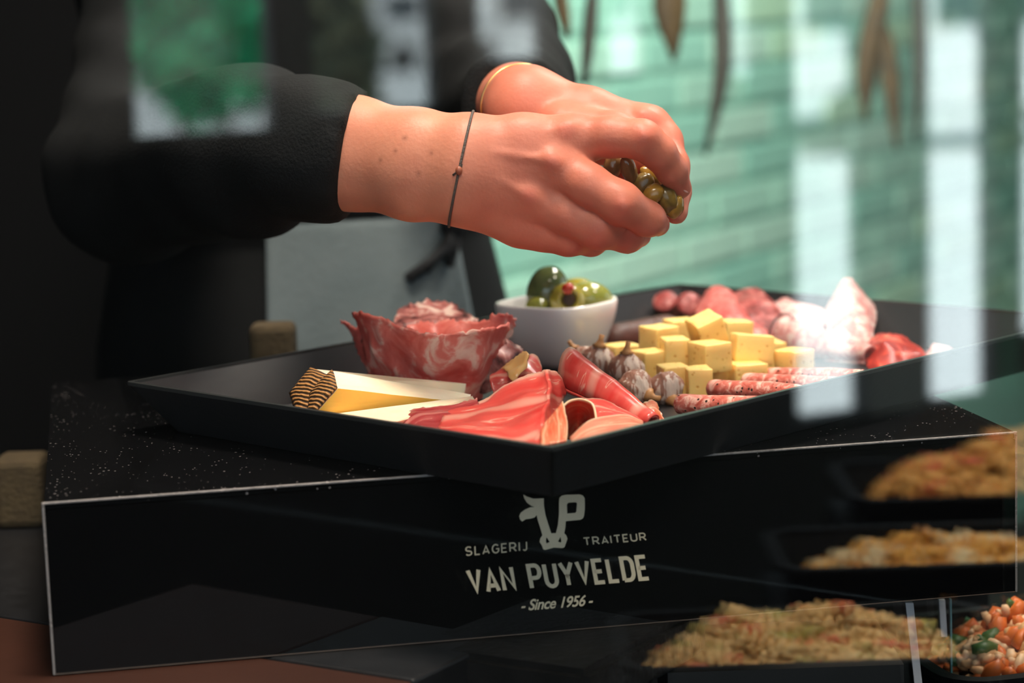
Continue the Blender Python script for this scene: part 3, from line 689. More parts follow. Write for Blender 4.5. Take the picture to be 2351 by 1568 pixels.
# ------------------------------------------------------------------ cheese wedges
chz = mat('white_cheese', s2l((246, 226, 198)), .5, .4, col2=s2l((240, 214, 178)), var=.3, vscale=40, sss=.3, bump=.15, bscale=150)
chy = mat('yellow_shade_cheese', s2l((246, 196, 92)), .45, .4, col2=s2l((240, 182, 76)), var=.3, vscale=30, sss=.3)  # deeper yellow paints shading onto the front wedge's side face
rind = mat('herringbone_rind', s2l((168, 116, 62)), .6); nd, ln, b = nodes(rind)
tc = nd.new('ShaderNodeTexCoord'); wv = nd.new('ShaderNodeTexWave'); wv.wave_type = 'BANDS'; wv.bands_direction = 'DIAGONAL'; wv.inputs['Scale'].default_value = 130; wv.inputs['Distortion'].default_value = 3; wv.inputs['Detail'].default_value = 3
ln.new(tc.outputs['Object'], wv.inputs['Vector']); r = nd.new('ShaderNodeValToRGB'); e = r.color_ramp.elements; e[0].position = .12; e[0].color = (*s2l((48, 30, 16)), 1); e[1].position = .55; e[1].color = (*s2l((178, 124, 68)), 1)
ln.new(wv.outputs[0], r.inputs[0]); ln.new(r.outputs[0], b.inputs['Base Color']); bp = nd.new('ShaderNodeBump'); bp.inputs['Strength'].default_value = .8; bp.inputs['Distance'].default_value = .003; ln.new(wv.outputs[0], bp.inputs['Height']); ln.new(bp.outputs[0], b.inputs['Normal'])
def wedge(T, Rr, Bm, Lf, tips, label, side):
    """rind quad top/right/bottom/left and two tip points, all (px,py,depth)"""
    q = [P(*x) for x in (T, Rr, Bm, Lf)]; tp = [P(*x) for x in tips]
    c = sum(q, Vector()) / 4
    root = empty('cheese_wedge', (c.x, c.y, min(v.z for v in q)))
    bm = bmesh.new(); v = [bm.verts.new(x) for x in q + tp]
    fs = [((0, 1, 4), 0), ((1, 5, 4), 0), ((1, 2, 5), 1), ((2, 3, 5), 0), ((3, 4, 5), 0), ((3, 0, 4), 0), ((3, 2, 1, 0), 0)]
    for f, mi in fs: bm.faces.new([v[i] for i in f]).material_index = mi
    bmesh.ops.subdivide_edges(bm, edges=bm.edges[:], cuts=4, use_grid_fill=True)
    for x in bm.verts: x.co += noise.noise_vector(x.co * 150) * .0004
    from_bm('paste', bm, [chz, side], root)
    # rind plate, bulging outwards
    n = ((q[1] - q[0]).cross(q[3] - q[0])).normalized()
    if n.dot(c - sum(tp, Vector()) / 2) < 0: n = -n
    bm = bmesh.new(); N = 8; V = []
    for j in range(N + 1):
        for i in range(N + 1):
            u, w_ = i / N, j / N
            p = (q[0] * (1 - u) + q[1] * u) * (1 - w_) + (q[3] * (1 - u) + q[2] * u) * w_
            bl_ = (math.sin(math.pi * u) * math.sin(math.pi * w_)) ** .5
            V.append(bm.verts.new(p + n * (.0006 + .003 * bl_)))
    for j in range(N):
        for i in range(N): bm.faces.new((V[j * (N + 1) + i], V[j * (N + 1) + i + 1], V[(j + 1) * (N + 1) + i + 1], V[(j + 1) * (N + 1) + i]))
    o = from_bm('rind', bm, rind, root, True); o['label'] = 'brown herringbone rind'
    md = o.modifiers.new('thickness', 'SOLIDIFY'); md.thickness = .0012; md.offset = 1
    tag(root, label, 'cheese')
wedge((766, 852, 1.405), (776, 892, 1.385), (708, 968, 1.378), (716, 905, 1.40), ((1082, 906, 1.45), (1075, 925, 1.44)), 'cheese wedge with brown rind and side painted in yellow shade, in front of its twin', chy)
wedge((716, 847, 1.425), (760, 868, 1.41), (690, 972, 1.39), (668, 905, 1.42), ((1070, 880, 1.48), (1066, 912, 1.475)), 'cheese wedge with brown rind behind the yellow-sided wedge', chz)
wedge((760, 950, 1.385), (880, 975, 1.345), (870, 990, 1.345), (750, 972, 1.385), ((1085, 910, 1.425), (1095, 925, 1.425)), 'flat pale cheese wedge lying along the front rim of the tray', chz)

# ------------------------------------------------------------------ salami rosette left of the bowl
def g3(rows): return rows
o = sheet('salami_slice', [[(813, 717, 1.515), (850, 724, 1.485), (946, 757, 1.465), (992, 771, 1.46), (1099, 757, 1.465), (1167, 748, 1.50)],
    [(832, 785, 1.52), (872, 795, 1.49), (948, 815, 1.475), (1000, 822, 1.47), (1090, 812, 1.475), (1142, 800, 1.505)],
    [(852, 852, 1.525), (890, 868, 1.505), (950, 885, 1.495), (1010, 893, 1.49), (1078, 890, 1.495), (1118, 872, 1.51)],
    [(870, 900, 1.53), (905, 920, 1.515), (950, 930, 1.51), (1010, 935, 1.505), (1070, 930, 1.51), (1105, 915, 1.52)]], sal, 60, 34, .0016, .0032, 60, .0022)
tag(o, 'marbled salami slice forming the front of the rosette left of the bowl', 'salami', 'salami slices of the rosette')
o = sheet('salami_slice', [[(788, 731, 1.54), (812, 752, 1.53), (850, 758, 1.52)], [(812, 778, 1.54), (832, 800, 1.53), (862, 812, 1.525)], [(842, 848, 1.54), (858, 862, 1.535), (880, 870, 1.53)], [(862, 905, 1.54), (875, 910, 1.54), (890, 912, 1.535)]], sal, 24, 30, .0015, .002, 80, .0025, seed=2)
tag(o, 'marbled salami slice with a pointed grey tip at the left of the rosette', 'salami', 'salami slices of the rosette')
o = sheet('salami_slice', [[(898, 738, 1.575), (922, 712, 1.59), (962, 695, 1.60), (992, 692, 1.60), (1042, 703, 1.595), (1092, 731, 1.58)],
    [(905, 765, 1.555), (940, 748, 1.565), (980, 742, 1.57), (1010, 742, 1.57), (1050, 746, 1.565), (1098, 752, 1.56)],
    [(915, 820, 1.555), (945, 815, 1.56), (980, 812, 1.562), (1010, 812, 1.562), (1050, 815, 1.56), (1090, 820, 1.556)],
    [(920, 880, 1.555), (945, 885, 1.56), (980, 887, 1.562), (1010, 887, 1.562), (1050, 885, 1.56), (1085, 880, 1.556)]], sal_b, 50, 30, .0016, .003, 70, .003, seed=3)
tag(o, 'darker salami slice standing up at the back of the rosette', 'salami', 'salami slices of the rosette')
o = sheet('salami_slice', [[(930, 752, 1.535), (985, 742, 1.54), (1040, 738, 1.54), (1095, 742, 1.53), (1140, 725, 1.525), (1178, 724, 1.525)],
    [(935, 785, 1.53), (990, 790, 1.53), (1040, 785, 1.53), (1095, 785, 1.525), (1140, 765, 1.525), (1182, 748, 1.53)],
    [(950, 850, 1.53), (990, 850, 1.53), (1040, 850, 1.53), (1085, 845, 1.525), (1125, 830, 1.53), (1150, 815, 1.535)],
    [(960, 900, 1.53), (990, 905, 1.53), (1040, 905, 1.53), (1080, 900, 1.53), (1110, 892, 1.535), (1125, 880, 1.54)]], sal, 50, 30, .0016, .0035, 60, .0028, seed=4)
tag(o, 'marbled salami slice curling up inside the rosette towards the bowl', 'salami', 'salami slices of the rosette')
o = sheet('salami_slice', [[(1128, 778, 1.515), (1165, 782, 1.52), (1205, 800, 1.525)], [(1118, 825, 1.505), (1158, 825, 1.51), (1196, 818, 1.52)], [(1105, 870, 1.505), (1140, 862, 1.51), (1170, 845, 1.52)], [(1100, 905, 1.51), (1125, 900, 1.515), (1150, 888, 1.52)]], sal_b, 28, 24, .0015, .003, 80, .003, seed=5)
tag(o, 'salami slice with frayed white edge at the lower right of the rosette', 'salami', 'salami slices of the rosette')

# ------------------------------------------------------------------ bowl of olives
por = mat('white_porcelain', s2l((242, 236, 232)), .18, .5, coat=.4)
bc_ = onz(1282, 838, ZF); bc_ = Vector((bc_.x, bc_.y, ZF)); bo = empty('olive_bowl', tuple(bc_), math.radians(45 + 9))
def sq(rad, z, p=3.6, n=72):
    out = []
    for k in range(n):
        a = 2 * math.pi * k / n; c_, s_ = math.cos(a), math.sin(a)
        q = (abs(c_) ** p + abs(s_) ** p) ** (-1 / p); out.append(Vector((rad * q * c_, rad * q * s_, z)))
    return out
prof = [(.014, 0.0003, 2.2), (.020, .0005, 2.3), (.026, .006, 2.5), (.0315, .016, 2.8), (.0350, .028, 3.2), (.0372, .038, 3.4), (.0380, .0455, 3.4), (.0374, .0475, 3.4), (.0362, .0472, 3.4), (.0352, .045, 3.4), (.0330, .036, 3.2), (.029, .020, 2.8), (.022, .009, 2.4), (.012, .006, 2.2)]
bw = loft('porcelain_shell', [sq(r_ * 1.02, z, p) for r_, z, p in prof], por, bo, True, True)
for p_ in bw.data.polygons: p_.use_smooth = True
tag(bo, 'small white rounded-square porcelain bowl holding green olives', 'bowl')
olv = mat('green_olive', s2l((160, 154, 66)), .12, .6, col2=s2l((112, 122, 58)), var=.3, vscale=70, sss=.2, coat=.6)
old = mat('dark_reflection_olive', s2l((118, 124, 72)), .12, .6, col2=s2l((62, 76, 54)), var=.45, vscale=45, sss=.2, coat=.6)  # darker greens stand in for a dark background mirrored on the olive
oly = mat('yellow_olive', s2l((176, 156, 56)), .12, .6, col2=s2l((150, 140, 58)), var=.3, vscale=60, sss=.2, coat=.6)
pitm = mat('olive_pit_hole', s2l((60, 36, 18)), .5)
def olive(px, py, d, rx, ry, rz_, rot, m, label, hole=None):
    c = P(px, py, d); R_ = Matrix.Rotation(rot[2], 3, 'Z') @ Matrix.Rotation(rot[1], 3, 'Y') @ Matrix.Rotation(rot[0], 3, 'X')
    def f(p):
        q = Vector((p.x * rx, p.y * ry, p.z * rz_))
        if hole:
            k = max(0, p.z - .86) / .14; q.z -= k * rz_ * .9
        return R_ @ q
    me = sphere_mesh('olive', 1, 4, f); o = link('olive', me, m, None, True); o.location = c
    if hole:
        hm = sphere_mesh('hole', 1, 2, lambda p: R_ @ (Vector((p.x * rx * .36, p.y * ry * .36, p.z * rz_ * .03)) + Vector((0, 0, rz_ * .72))))
        h = link('pit_hole', hm, pitm); h.parent = o
    tag(o, label, 'olive', 'olives in the white bowl'); return o
tocam = math.radians(100)
olive(1256, 670, 1.655, .0150, .0155, .0195, (0, .3, 0), old, 'large green olive mottled dark for a reflection standing at the left of the bowl')
olive(1303, 690, 1.632, .0130, .0130, .014, (math.radians(78), 0, .1), oly, 'pitted olive whose hole faces the camera', True)
olive(1356, 686, 1.650, .0170, .0125, .0125, (0, .25, .3), olv, 'shiny yellow-green olive at the right of the bowl')
olive(1328, 676, 1.675, .016, .0135, .0125, (0, .1, -.5), oly, 'yellow olive behind the pitted one')
olive(1234, 706, 1.640, .009, .009, .008, (0, 0, 0), olv, 'olive low at the left rim of the bowl')
olive(1290, 715, 1.66, .016, .016, .012, (0, 0, 0), olv, 'olive deep in the middle of the bowl')
pp = sphere_mesh('pepper', 1, 2, lambda p: Vector((p.x * .0046, p.y * .004, p.z * .0042)) * (1 + .2 * noise.noise(p * 2)))
o = link('red_pepper_bit', pp, mat('red_pepper', s2l((190, 50, 28)), .2, .5, coat=.5), None, True); o.location = P(1304, 662, 1.616); tag(o, 'small red pepper bit on top of the olives', 'pepper')
# ------------------------------------------------------------------ cured ham in the front corner
HG = 'cured ham slices in the front corner'
o = sheet('cured_ham_slice', [[(1030, 935, 1.40), (1100, 917, 1.395), (1180, 877, 1.385), (1246, 851, 1.377), (1257, 845, 1.375), (1266, 850, 1.382), (1297, 880, 1.42)],
    [(1015, 962, 1.36), (1100, 948, 1.355), (1190, 925, 1.35), (1250, 904, 1.348), (1262, 898, 1.347), (1270, 902, 1.356), (1296, 920, 1.40)],
    [(1005, 985, 1.33), (1100, 985, 1.31), (1190, 975, 1.305), (1236, 962, 1.310), (1248, 957, 1.312), (1256, 956, 1.32), (1282, 955, 1.36)],
    [(1000, 1010, 1.31), (1100, 1025, 1.28), (1190, 1032, 1.265), (1225, 1032, 1.265), (1235, 1028, 1.267), (1243, 1020, 1.275), (1262, 1000, 1.31)]], ham, 80, 44, .0012, .0032, 48, .0006)
tag(o, 'large draped pink ham slice rising to a peaked fold', 'ham', HG)
o = sheet('cured_ham_slice', [[(893, 967, 1.375), (960, 942, 1.385), (1045, 926, 1.39), (1100, 918, 1.40)], [(930, 985, 1.35), (970, 965, 1.36), (1040, 955, 1.365), (1100, 945, 1.37)], [(960, 1000, 1.335), (1000, 995, 1.335), (1050, 1000, 1.335), (1100, 1000, 1.335)]], ham_d, 36, 20, .0012, .0025, 60, .001, seed=2)
tag(o, 'dark red ham slice lying on the cheese at the left', 'ham', HG)
# rolled slice
def roll(name, a, b, ra, rb, turns, m, n=40, k=26, seed=0):
    A_, B2 = P(*a), P(*b); ax = (B2 - A_).normalized(); u = ax.orthogonal().normalized(); u = (Vector((0, 0, 1)) - ax * ax.z).normalized(); v = ax.cross(u); V = []
    for i in range(k):
        t_ = i / (k - 1); c = A_.lerp(B2, t_); r0 = ra + (rb - ra) * t_
        for j in range(n):
            th_ = 2 * math.pi * turns * j / (n - 1) + 2.2; rr_ = r0 * (1 - .30 * j / (n - 1)) * (1 + .05 * math.sin(3 * th_ + 4 * t_))
            p = c + (u * math.cos(th_) + v * math.sin(th_)) * rr_ + ax * (.006 * math.sin(th_) * (1 - t_))
            V.append(p + noise.noise_vector(p * 60 + Vector((seed, 0, 0))) * .0012)
    Fc = [(i * n + j, i * n + j + 1, (i + 1) * n + j + 1, (i + 1) * n + j) for i in range(k - 1) for j in range(n - 1)]
    c = (A_ + B2) / 2; o = pyd(name, V, Fc, m, None, True); uv = o.data.uv_layers.new(name='UVMap')
    for lp in o.data.loops:
        i, j = divmod(lp.vertex_index, n); uv.data[lp.index].uv = (j / (n - 1), i / (k - 1))
    local(o, c); md = o.modifiers.new('thickness', 'SOLIDIFY'); md.thickness = .0012; md.offset = 0
    return o
o = roll('cured_ham_slice', (1297, 838, 1.425), (1498, 972, 1.365), .0135, .0055, 1.7, ham)
tag(o, 'rolled pink ham slice tapering down to the right', 'ham', HG)
o = sheet('cured_ham_slice', [[(1138, 858, 1.455), (1180, 830, 1.46), (1222, 814, 1.465), (1242, 846, 1.46)], [(1122, 868, 1.44), (1160, 856, 1.44), (1202, 850, 1.445), (1244, 868, 1.445)], [(1130, 895, 1.435), (1160, 895, 1.435), (1195, 885, 1.44), (1240, 885, 1.44)], [(1150, 930, 1.43), (1170, 930, 1.43), (1200, 925, 1.435), (1235, 920, 1.44)]], ham, 30, 24, .0012, .0016, 60, .0005, seed=3)
tag(o, 'small folded ham slice with a yellow fat strip beside the salami', 'ham', HG)
f = sheet('fat_strip', [[(1152, 850, 1.452), (1180, 832, 1.45), (1203, 808, 1.448)], [(1165, 858, 1.436), (1195, 842, 1.436), (1215, 818, 1.44)], [(1183, 882, 1.43), (1190, 868, 1.432), (1205, 845, 1.436)]], yel, 14, 14, .0022, .002, 120, .001, parent=o); f['label'] = 'yellow fat strip'
o = sheet('cured_ham_slice', [[(1268, 1012, 1.30), (1283, 955, 1.31), (1300, 926, 1.325), (1328, 914, 1.335), (1358, 926, 1.335), (1368, 958, 1.325), (1372, 1000, 1.30)],
    [(1275, 1012, 1.33), (1290, 965, 1.34), (1305, 942, 1.35), (1326, 934, 1.36), (1348, 942, 1.36), (1356, 965, 1.35), (1358, 1000, 1.33)],
    [(1315, 1008, 1.37), (1317, 1003, 1.372), (1319, 1000, 1.375), (1322, 998, 1.376), (1325, 1000, 1.375), (1327, 1003, 1.372), (1328, 1008, 1.37)]], ham_o, 40, 18, .0012, .001, 60, 0, seed=4)
tag(o, 'orange-tinted ham slice curled into an open loop at the front', 'ham', HG)
o = sheet('cured_ham_slice', [[(1292, 922, 1.325), (1302, 962, 1.30), (1300, 1012, 1.275)], [(1272, 948, 1.315), (1276, 980, 1.29), (1274, 1018, 1.27)], [(1248, 975, 1.30), (1242, 995, 1.285), (1238, 1026, 1.265)]], ham_o, 24, 16, .0012, .001, 60, .0004, seed=5)
tag(o, 'thin pale-edged ham fold between the peaked slice and the loop', 'ham', HG)
o = sheet('cured_ham_slice', [[(1312, 1006, 1.285), (1348, 971, 1.30), (1392, 956, 1.32), (1440, 955, 1.34), (1475, 968, 1.35)], [(1315, 1018, 1.27), (1355, 995, 1.285), (1395, 985, 1.30), (1440, 980, 1.32), (1475, 980, 1.335)], [(1325, 1030, 1.26), (1360, 1020, 1.265), (1400, 1010, 1.28), (1440, 1000, 1.30), (1470, 992, 1.32)]], fatm, 36, 16, .0014, .001, 50, 0, seed=6)
tag(o, 'pale translucent fat-edged ham slice along the front rim', 'ham', HG)
o = sheet('cured_ham_slice', [[(1345, 915, 1.385), (1385, 917, 1.385), (1425, 937, 1.375), (1475, 966, 1.365)], [(1360, 945, 1.36), (1392, 945, 1.36), (1430, 955, 1.36), (1472, 976, 1.355)], [(1368, 985, 1.34), (1395, 985, 1.345), (1430, 985, 1.345), (1465, 990, 1.345)]], ham, 26, 16, .0012, .0015, 60, .0004, seed=7)
tag(o, 'pink ham slice lying under the rolled slice', 'ham', HG)
o = sheet('cured_ham_slice', [[(1010, 985, 1.325), (1060, 985, 1.315), (1110, 990, 1.305), (1168, 1003, 1.295)], [(1010, 998, 1.315), (1060, 1002, 1.305), (1110, 1010, 1.29), (1165, 1020, 1.28)], [(1010, 1015, 1.30), (1060, 1022, 1.29), (1110, 1030, 1.275), (1160, 1035, 1.27)]], fatm, 26, 12, .0012, .0022, 80, .0006, seed=8)
tag(o, 'crinkled pale fat edge of ham along the front left rim', 'ham', HG)
o = sheet('cured_ham_slice', [[(1460, 955, 1.40), (1480, 925, 1.405), (1500, 918, 1.41), (1512, 945, 1.40)], [(1470, 970, 1.385), (1488, 950, 1.39), (1505, 945, 1.395), (1525, 960, 1.385)], [(1480, 985, 1.375), (1495, 975, 1.38), (1515, 968, 1.385), (1540, 968, 1.38)]], ham_o, 20, 14, .0012, .0018, 90, .0008, seed=10)
tag(o, 'crumpled ham scrap between the figs and the first sausage stick', 'ham', HG)

# ------------------------------------------------------------------ dried figs
figm = mat('dried_fig', s2l((150, 104, 86)), .55, .4, sss=.1); nd, ln, b = nodes(figm)
tc = nd.new('ShaderNodeTexCoord'); mp = nd.new('ShaderNodeMapping'); mp.inputs['Scale'].default_value = (1, 1, .18); ln.new(tc.outputs['Object'], mp.inputs[0])
n0 = nd.new('ShaderNodeTexNoise'); n0.inputs['Scale'].default_value = 420; n0.inputs['Detail'].default_value = 6; ln.new(mp.outputs[0], n0.inputs['Vector'])
n1_ = nd.new('ShaderNodeTexNoise'); n1_.inputs['Scale'].default_value = 60; ln.new(tc.outputs['Object'], n1_.inputs['Vector'])
mu = nd.new('ShaderNodeMath'); mu.operation = 'ADD'; ln.new(n0.outputs['Fac'], mu.inputs[0]); ln.new(n1_.outputs['Fac'], mu.inputs[1])
r = nd.new('ShaderNodeValToRGB'); e = r.color_ramp.elements; e[0].position = .98; e[0].color = (*s2l((160, 112, 94)), 1); e[1].position = 1.0; e[1].color = (*s2l((216, 194, 180)), 1)
hf = nd.new('ShaderNodeMath'); hf.operation = 'MULTIPLY'; hf.inputs[1].default_value = .92; ln.new(mu.outputs[0], hf.inputs[0]); e[0].position = .92; ln.new(hf.outputs[0], r.inputs[0]); ln.new(r.outputs[0], b.inputs['Base Color'])
bp = nd.new('ShaderNodeBump'); bp.inputs['Strength'].default_value = .6; bp.inputs['Distance'].default_value = .002; ln.new(n0.outputs['Fac'], bp.inputs['Height']); ln.new(bp.outputs[0], b.inputs['Normal'])
e[0].position = .93; e[1].position = 1.0
stemm = mat('fig_stem', s2l((196, 140, 88)), .5)
def fig(px, py, d, s, axis, label, sd):
    c = P(px, py, d); q = Vector(axis).normalized().to_track_quat('Z', 'Y').to_matrix()
    def f(p):
        z = p.z; a = math.atan2(p.y, p.x); rr_ = 1 + .05 * math.sin(9 * a + sd) + .03 * math.sin(17 * a)
        k = max(0, z); sh = (1 - .35 * k ** 3)
        return q @ (Vector((p.x * sh * rr_, p.y * sh * rr_, z * (.86 + .14 * k ** 6))) * s)
    o = link('dried_fig', sphere_mesh('fig', 1, 4, f), figm, None, True); o.location = c
    st = tube('stem', [q @ Vector((0, 0, .88 * s)), q @ Vector((0, 0, 1.02 * s)), q @ Vector((.03 * s, 0, 1.25 * s)), q @ Vector((.12 * s, .05 * s, 1.5 * s))], [.42 * s, .24 * s, .14 * s, .15 * s], stemm, None, 8); st.parent = o
    tag(o, label, 'fig', 'dried figs beside the cheese cubes')
fig(1438, 845, 1.50, .0118, (.05, -.1, 1), 'dried fig standing upright with its stem on top', 1)
fig(1458, 893, 1.475, .0130, (.9, -.75, -.35), 'dried fig lying in front of the upright one', 2)
fig(1528, 893, 1.48, .0122, (.35, -.8, -.6), 'white-dusted dried fig against the cheese cubes', 3)
fig(1372, 828, 1.53, .0122, (.15, -.2, 1), 'white-dusted dried fig behind the rolled ham', 4)
fig(1338, 826, 1.545, .0105, (-.5, .2, .7), 'dried fig half hidden between the bowl and the rolled ham', 5)

# ------------------------------------------------------------------ cheese cubes
cbm = mat('cube_cheese', s2l((240, 208, 134)), .4, .45, sss=.25); nd, ln, b = nodes(cbm)
tc = nd.new('ShaderNodeTexCoord'); vo = nd.new('ShaderNodeTexVoronoi'); vo.inputs['Scale'].default_value = 210; vo.inputs['Randomness'].default_value = 1; ln.new(tc.outputs['Object'], vo.inputs['Vector'])
r = nd.new('ShaderNodeValToRGB'); e = r.color_ramp.elements; e[0].position = .14; e[0].color = (*s2l((220, 168, 86)), 1); e[1].position = .24; e[1].color = (*s2l((248, 208, 126)), 1); ln.new(vo.outputs['Distance'], r.inputs[0]); ln.new(r.outputs[0], b.inputs['Base Color'])
bp = nd.new('ShaderNodeBump'); bp.inputs['Strength'].default_value = .5; bp.inputs['Distance'].default_value = .002; ln.new(r.outputs[0], bp.inputs['Height']); ln.new(bp.outputs[0], b.inputs['Normal'])
CG = 'cheese cubes piled in the tray'
def cube(px, py, d, s, rz, label, tilt=(0, 0)):
    sx, sy, sz = s; bm = box_bm(sx, sy, sz, .0009, 2); bmesh.ops.subdivide_edges(bm, edges=[e_ for e_ in bm.edges if e_.calc_length() > .006], cuts=4, use_grid_fill=True)
    for v in bm.verts: v.co += noise.noise_vector(v.co * 90 + Vector((px, py, 0))) * .0006
    o = from_bm('cheese_cube', bm, cbm, None, True); o.location = P(px, py, d); o.rotation_euler = (tilt[0], tilt[1], rz)
    tag(o, label, 'cheese cube', CG); return o
k = .020
cube(1513, 782, 1.575, (k * 1.0, k * 1.05, k * 1.02), .62, 'cheese cube at the upper left corner of the pile')
cube(1563, 765, 1.625, (k, k, k), .3, 'cheese cube behind the topmost one, at its left')
cube(1622, 757, 1.555, (k * .98, k * 1.1, k * .92), .30, 'tilted cheese cube on the very top of the pile', (.15, -.32))
cube(1690, 768, 1.60, (k, k, k), .2, 'cheese cube right behind the topmost one', (0, .05))
cube(1726, 800, 1.55, (k * 1.32, k * 1.05, k * .98), .12, 'broad tilted cheese cube at the right of the pile', (-.1, .12))
cube(1550, 812, 1.545, (k * .85, k, k * 1.08), .12, 'cheese cube in the second row left of the broad middle cube')
cube(1630, 818, 1.525, (k * 1.08, k * 1.06, k * .98), .52, 'broad cheese cube in the middle showing two faces')
cube(1492, 840, 1.545, (k * .95, k, k * 1.08), .45, 'cheese cube at the lower left behind the upright fig')
cube(1546, 876, 1.505, (k * .90, k, k * 1.10), .2, 'cheese cube in the bottom row behind the dusted fig')
cube(1603, 882, 1.495, (k * .80, k, k * 1.12), .08, 'cheese cube in the bottom row at the centre')
cube(1645, 868, 1.545, (k * .8, k, k), .1, 'shaded cheese cube in the gap of the bottom row')
cube(1714, 862, 1.535, (k * 1.15, k * 1.1, k * .9), .28, 'cheese cube in the bottom row behind the sausage sticks')
cube(1765, 822, 1.60, (k, k, k * 1.2), .3, 'cheese cube peeking out at the right edge of the pile')
cube(1824, 827, 1.55, (k * .98, k * 1.0, k * .75), .72, 'single cheese cube lying apart at the right')
cube(1428, 822, 1.60, (k, k, k), .4, 'cheese cube between the figs and the bowl')

# ------------------------------------------------------------------ peppered sausage sticks
stk = salami_mat('peppered_stick', s2l((216, 124, 110)), s2l((238, 186, 170)), 170, .52, .4, dark=s2l((186, 84, 70))); nd, ln, b = nodes(stk)
tc = nd.new('ShaderNodeTexCoord'); vo = nd.new('ShaderNodeTexVoronoi'); vo.inputs['Scale'].default_value = 190; ln.new(tc.outputs['Object'], vo.inputs['Vector'])
vr = nd.new('ShaderNodeValToRGB'); e = vr.color_ramp.elements; e[0].position = .16; e[0].color = (1, 1, 1, 1); e[1].position = .2; e[1].color = (0, 0, 0, 1); ln.new(vo.outputs['Distance'], vr.inputs[0])
old_ = b.inputs['Base Color'].links[0].from_socket; mx = nd.new('ShaderNodeMix'); mx.data_type = 'RGBA'; ln.new(vr.outputs[0], mx.inputs['Factor']); ln.new(old_, mx.inputs['A']); mx.inputs['B'].default_value = (.03, .025, .02, 1); ln.new(mx.outputs['Result'], b.inputs['Base Color'])
def stick(name, a, b_, r_, m, label, group, cat='sausage'):
    A_, B2 = P(*a), P(*b_); n = 22; pts, rr_ = [], []
    for i in range(n):
        t_ = i / (n - 1); e_ = min(t_, 1 - t_) * (B2 - A_).length
        pts.append(A_.lerp(B2, t_) + noise.noise_vector(A_.lerp(B2, t_) * 40) * .001); rr_.append(r_ * math.sqrt(max(.04, 1 - max(0, 1 - e_ / r_) ** 2)) * (1 + .05 * noise.noise(Vector((i * .6, a[0], 0)))))
    c = (A_ + B2) / 2; o = tube(name, pts, rr_, m, None, 20); local(o, c); tag(o, label, cat, group); return o
SG = 'peppered sausage sticks'
stick('sausage_stick', (1549, 928, 1.435), (1790, 936, 1.385), .0068, stk, 'peppered pink sausage stick nearest the front rim', SG)
stick('sausage_stick', (1624, 890, 1.475), (1850, 905, 1.415), .0062, stk, 'second peppered sausage stick from the front rim', SG)
stick('sausage_stick', (1702, 876, 1.505), (1930, 884, 1.45), .0058, stk, 'third peppered sausage stick from the front rim', SG)
stick('sausage_stick', (1758, 862, 1.535), (1990, 866, 1.475), .0058, stk, 'fourth peppered sausage stick, against the cheese pile', SG)
# ------------------------------------------------------------------ meats at the back
drk = mat('dark_dried_sausage', s2l((84, 44, 34)), .5, .4, col2=s2l((52, 26, 20)), var=.4, vscale=60, bump=.6, bscale=120)
stick('dried_sausage', (1385, 788, 1.70), (1560, 758, 1.745), .0135, drk, 'dark brown dried sausage lying right of the bowl', 'dark sausages at the back')
def stub(px, py, d, r_, h_, lean, label):
    c = P(px, py, d); ax = Vector(lean).normalized(); base = c - ax * h_
    root = empty('sausage_stub', tuple(base))
    tube('casing', [base, base + ax * h_ * .5, c - ax * .001], [r_ * .96, r_, r_], drk, root, 20)
    q = ax.to_track_quat('Z', 'Y').to_matrix()
    me = sphere_mesh('cut', 1, 3, lambda p: q @ Vector((p.x * r_ * 1.02, p.y * r_ * 1.02, p.z * r_ * .4))); o = link('cut_face', me, pinkd, None, True); o.location = c; o.parent = root; o.matrix_parent_inverse = wmat(root).inverted()
    tag(root, label, 'sausage', 'cut sausage stubs at the back')
stub(1527, 692, 1.80, .0098, .035, (-.25, -.65, .7), 'cut sausage stub with pink end, left of the pair in the far corner')
stub(1584, 698, 1.785, .0105, .035, (.15, -.75, .6), 'cut sausage stub with pink end, right of the pair in the far corner')
MG = 'folded meat slices along the back'
o = sheet('folded_salami_slice', [[(1608, 692, 1.79), (1637, 661, 1.79), (1672, 667, 1.79), (1698, 690, 1.785)], [(1592, 728, 1.755), (1635, 712, 1.745), (1690, 712, 1.735), (1735, 735, 1.745)], [(1580, 775, 1.74), (1640, 778, 1.71), (1700, 778, 1.70), (1765, 775, 1.71)], [(1580, 815, 1.735), (1640, 820, 1.70), (1700, 820, 1.69), (1765, 815, 1.70)]], pinks, 36, 30, .0016, .002, 50, .001, seed=11, dd=-0.03)
tag(o, 'bright pink folded salami slice behind the cheese cubes', 'salami', MG)
o = sheet('folded_salami_slice', [[(1688, 674, 1.85), (1710, 664, 1.86), (1746, 667, 1.86), (1772, 690, 1.85)], [(1700, 706, 1.81), (1740, 699, 1.81), (1775, 704, 1.81), (1796, 728, 1.81)], [(1730, 748, 1.78), (1765, 750, 1.78), (1792, 752, 1.78), (1805, 758, 1.78)], [(1740, 800, 1.77), (1768, 800, 1.77), (1795, 800, 1.77), (1810, 800, 1.77)]], pinkd, 30, 28, .0016, .002, 50, .001, seed=12, dd=-0.085)
tag(o, 'darker pink folded salami slice right of the bright one', 'salami', MG)
o = sheet('folded_salami_slice', [[(1768, 697, 1.90), (1800, 688, 1.905), (1838, 690, 1.905), (1885, 690, 1.90)], [(1775, 717, 1.87), (1810, 719, 1.87), (1850, 722, 1.87), (1892, 718, 1.87)], [(1780, 765, 1.85), (1810, 765, 1.85), (1850, 765, 1.85), (1890, 760, 1.85)]], pale, 26, 18, .0016, .002, 50, .001, seed=13, dd=-0.14)
tag(o, 'pale pink salami fold at the far rim', 'salami', MG)
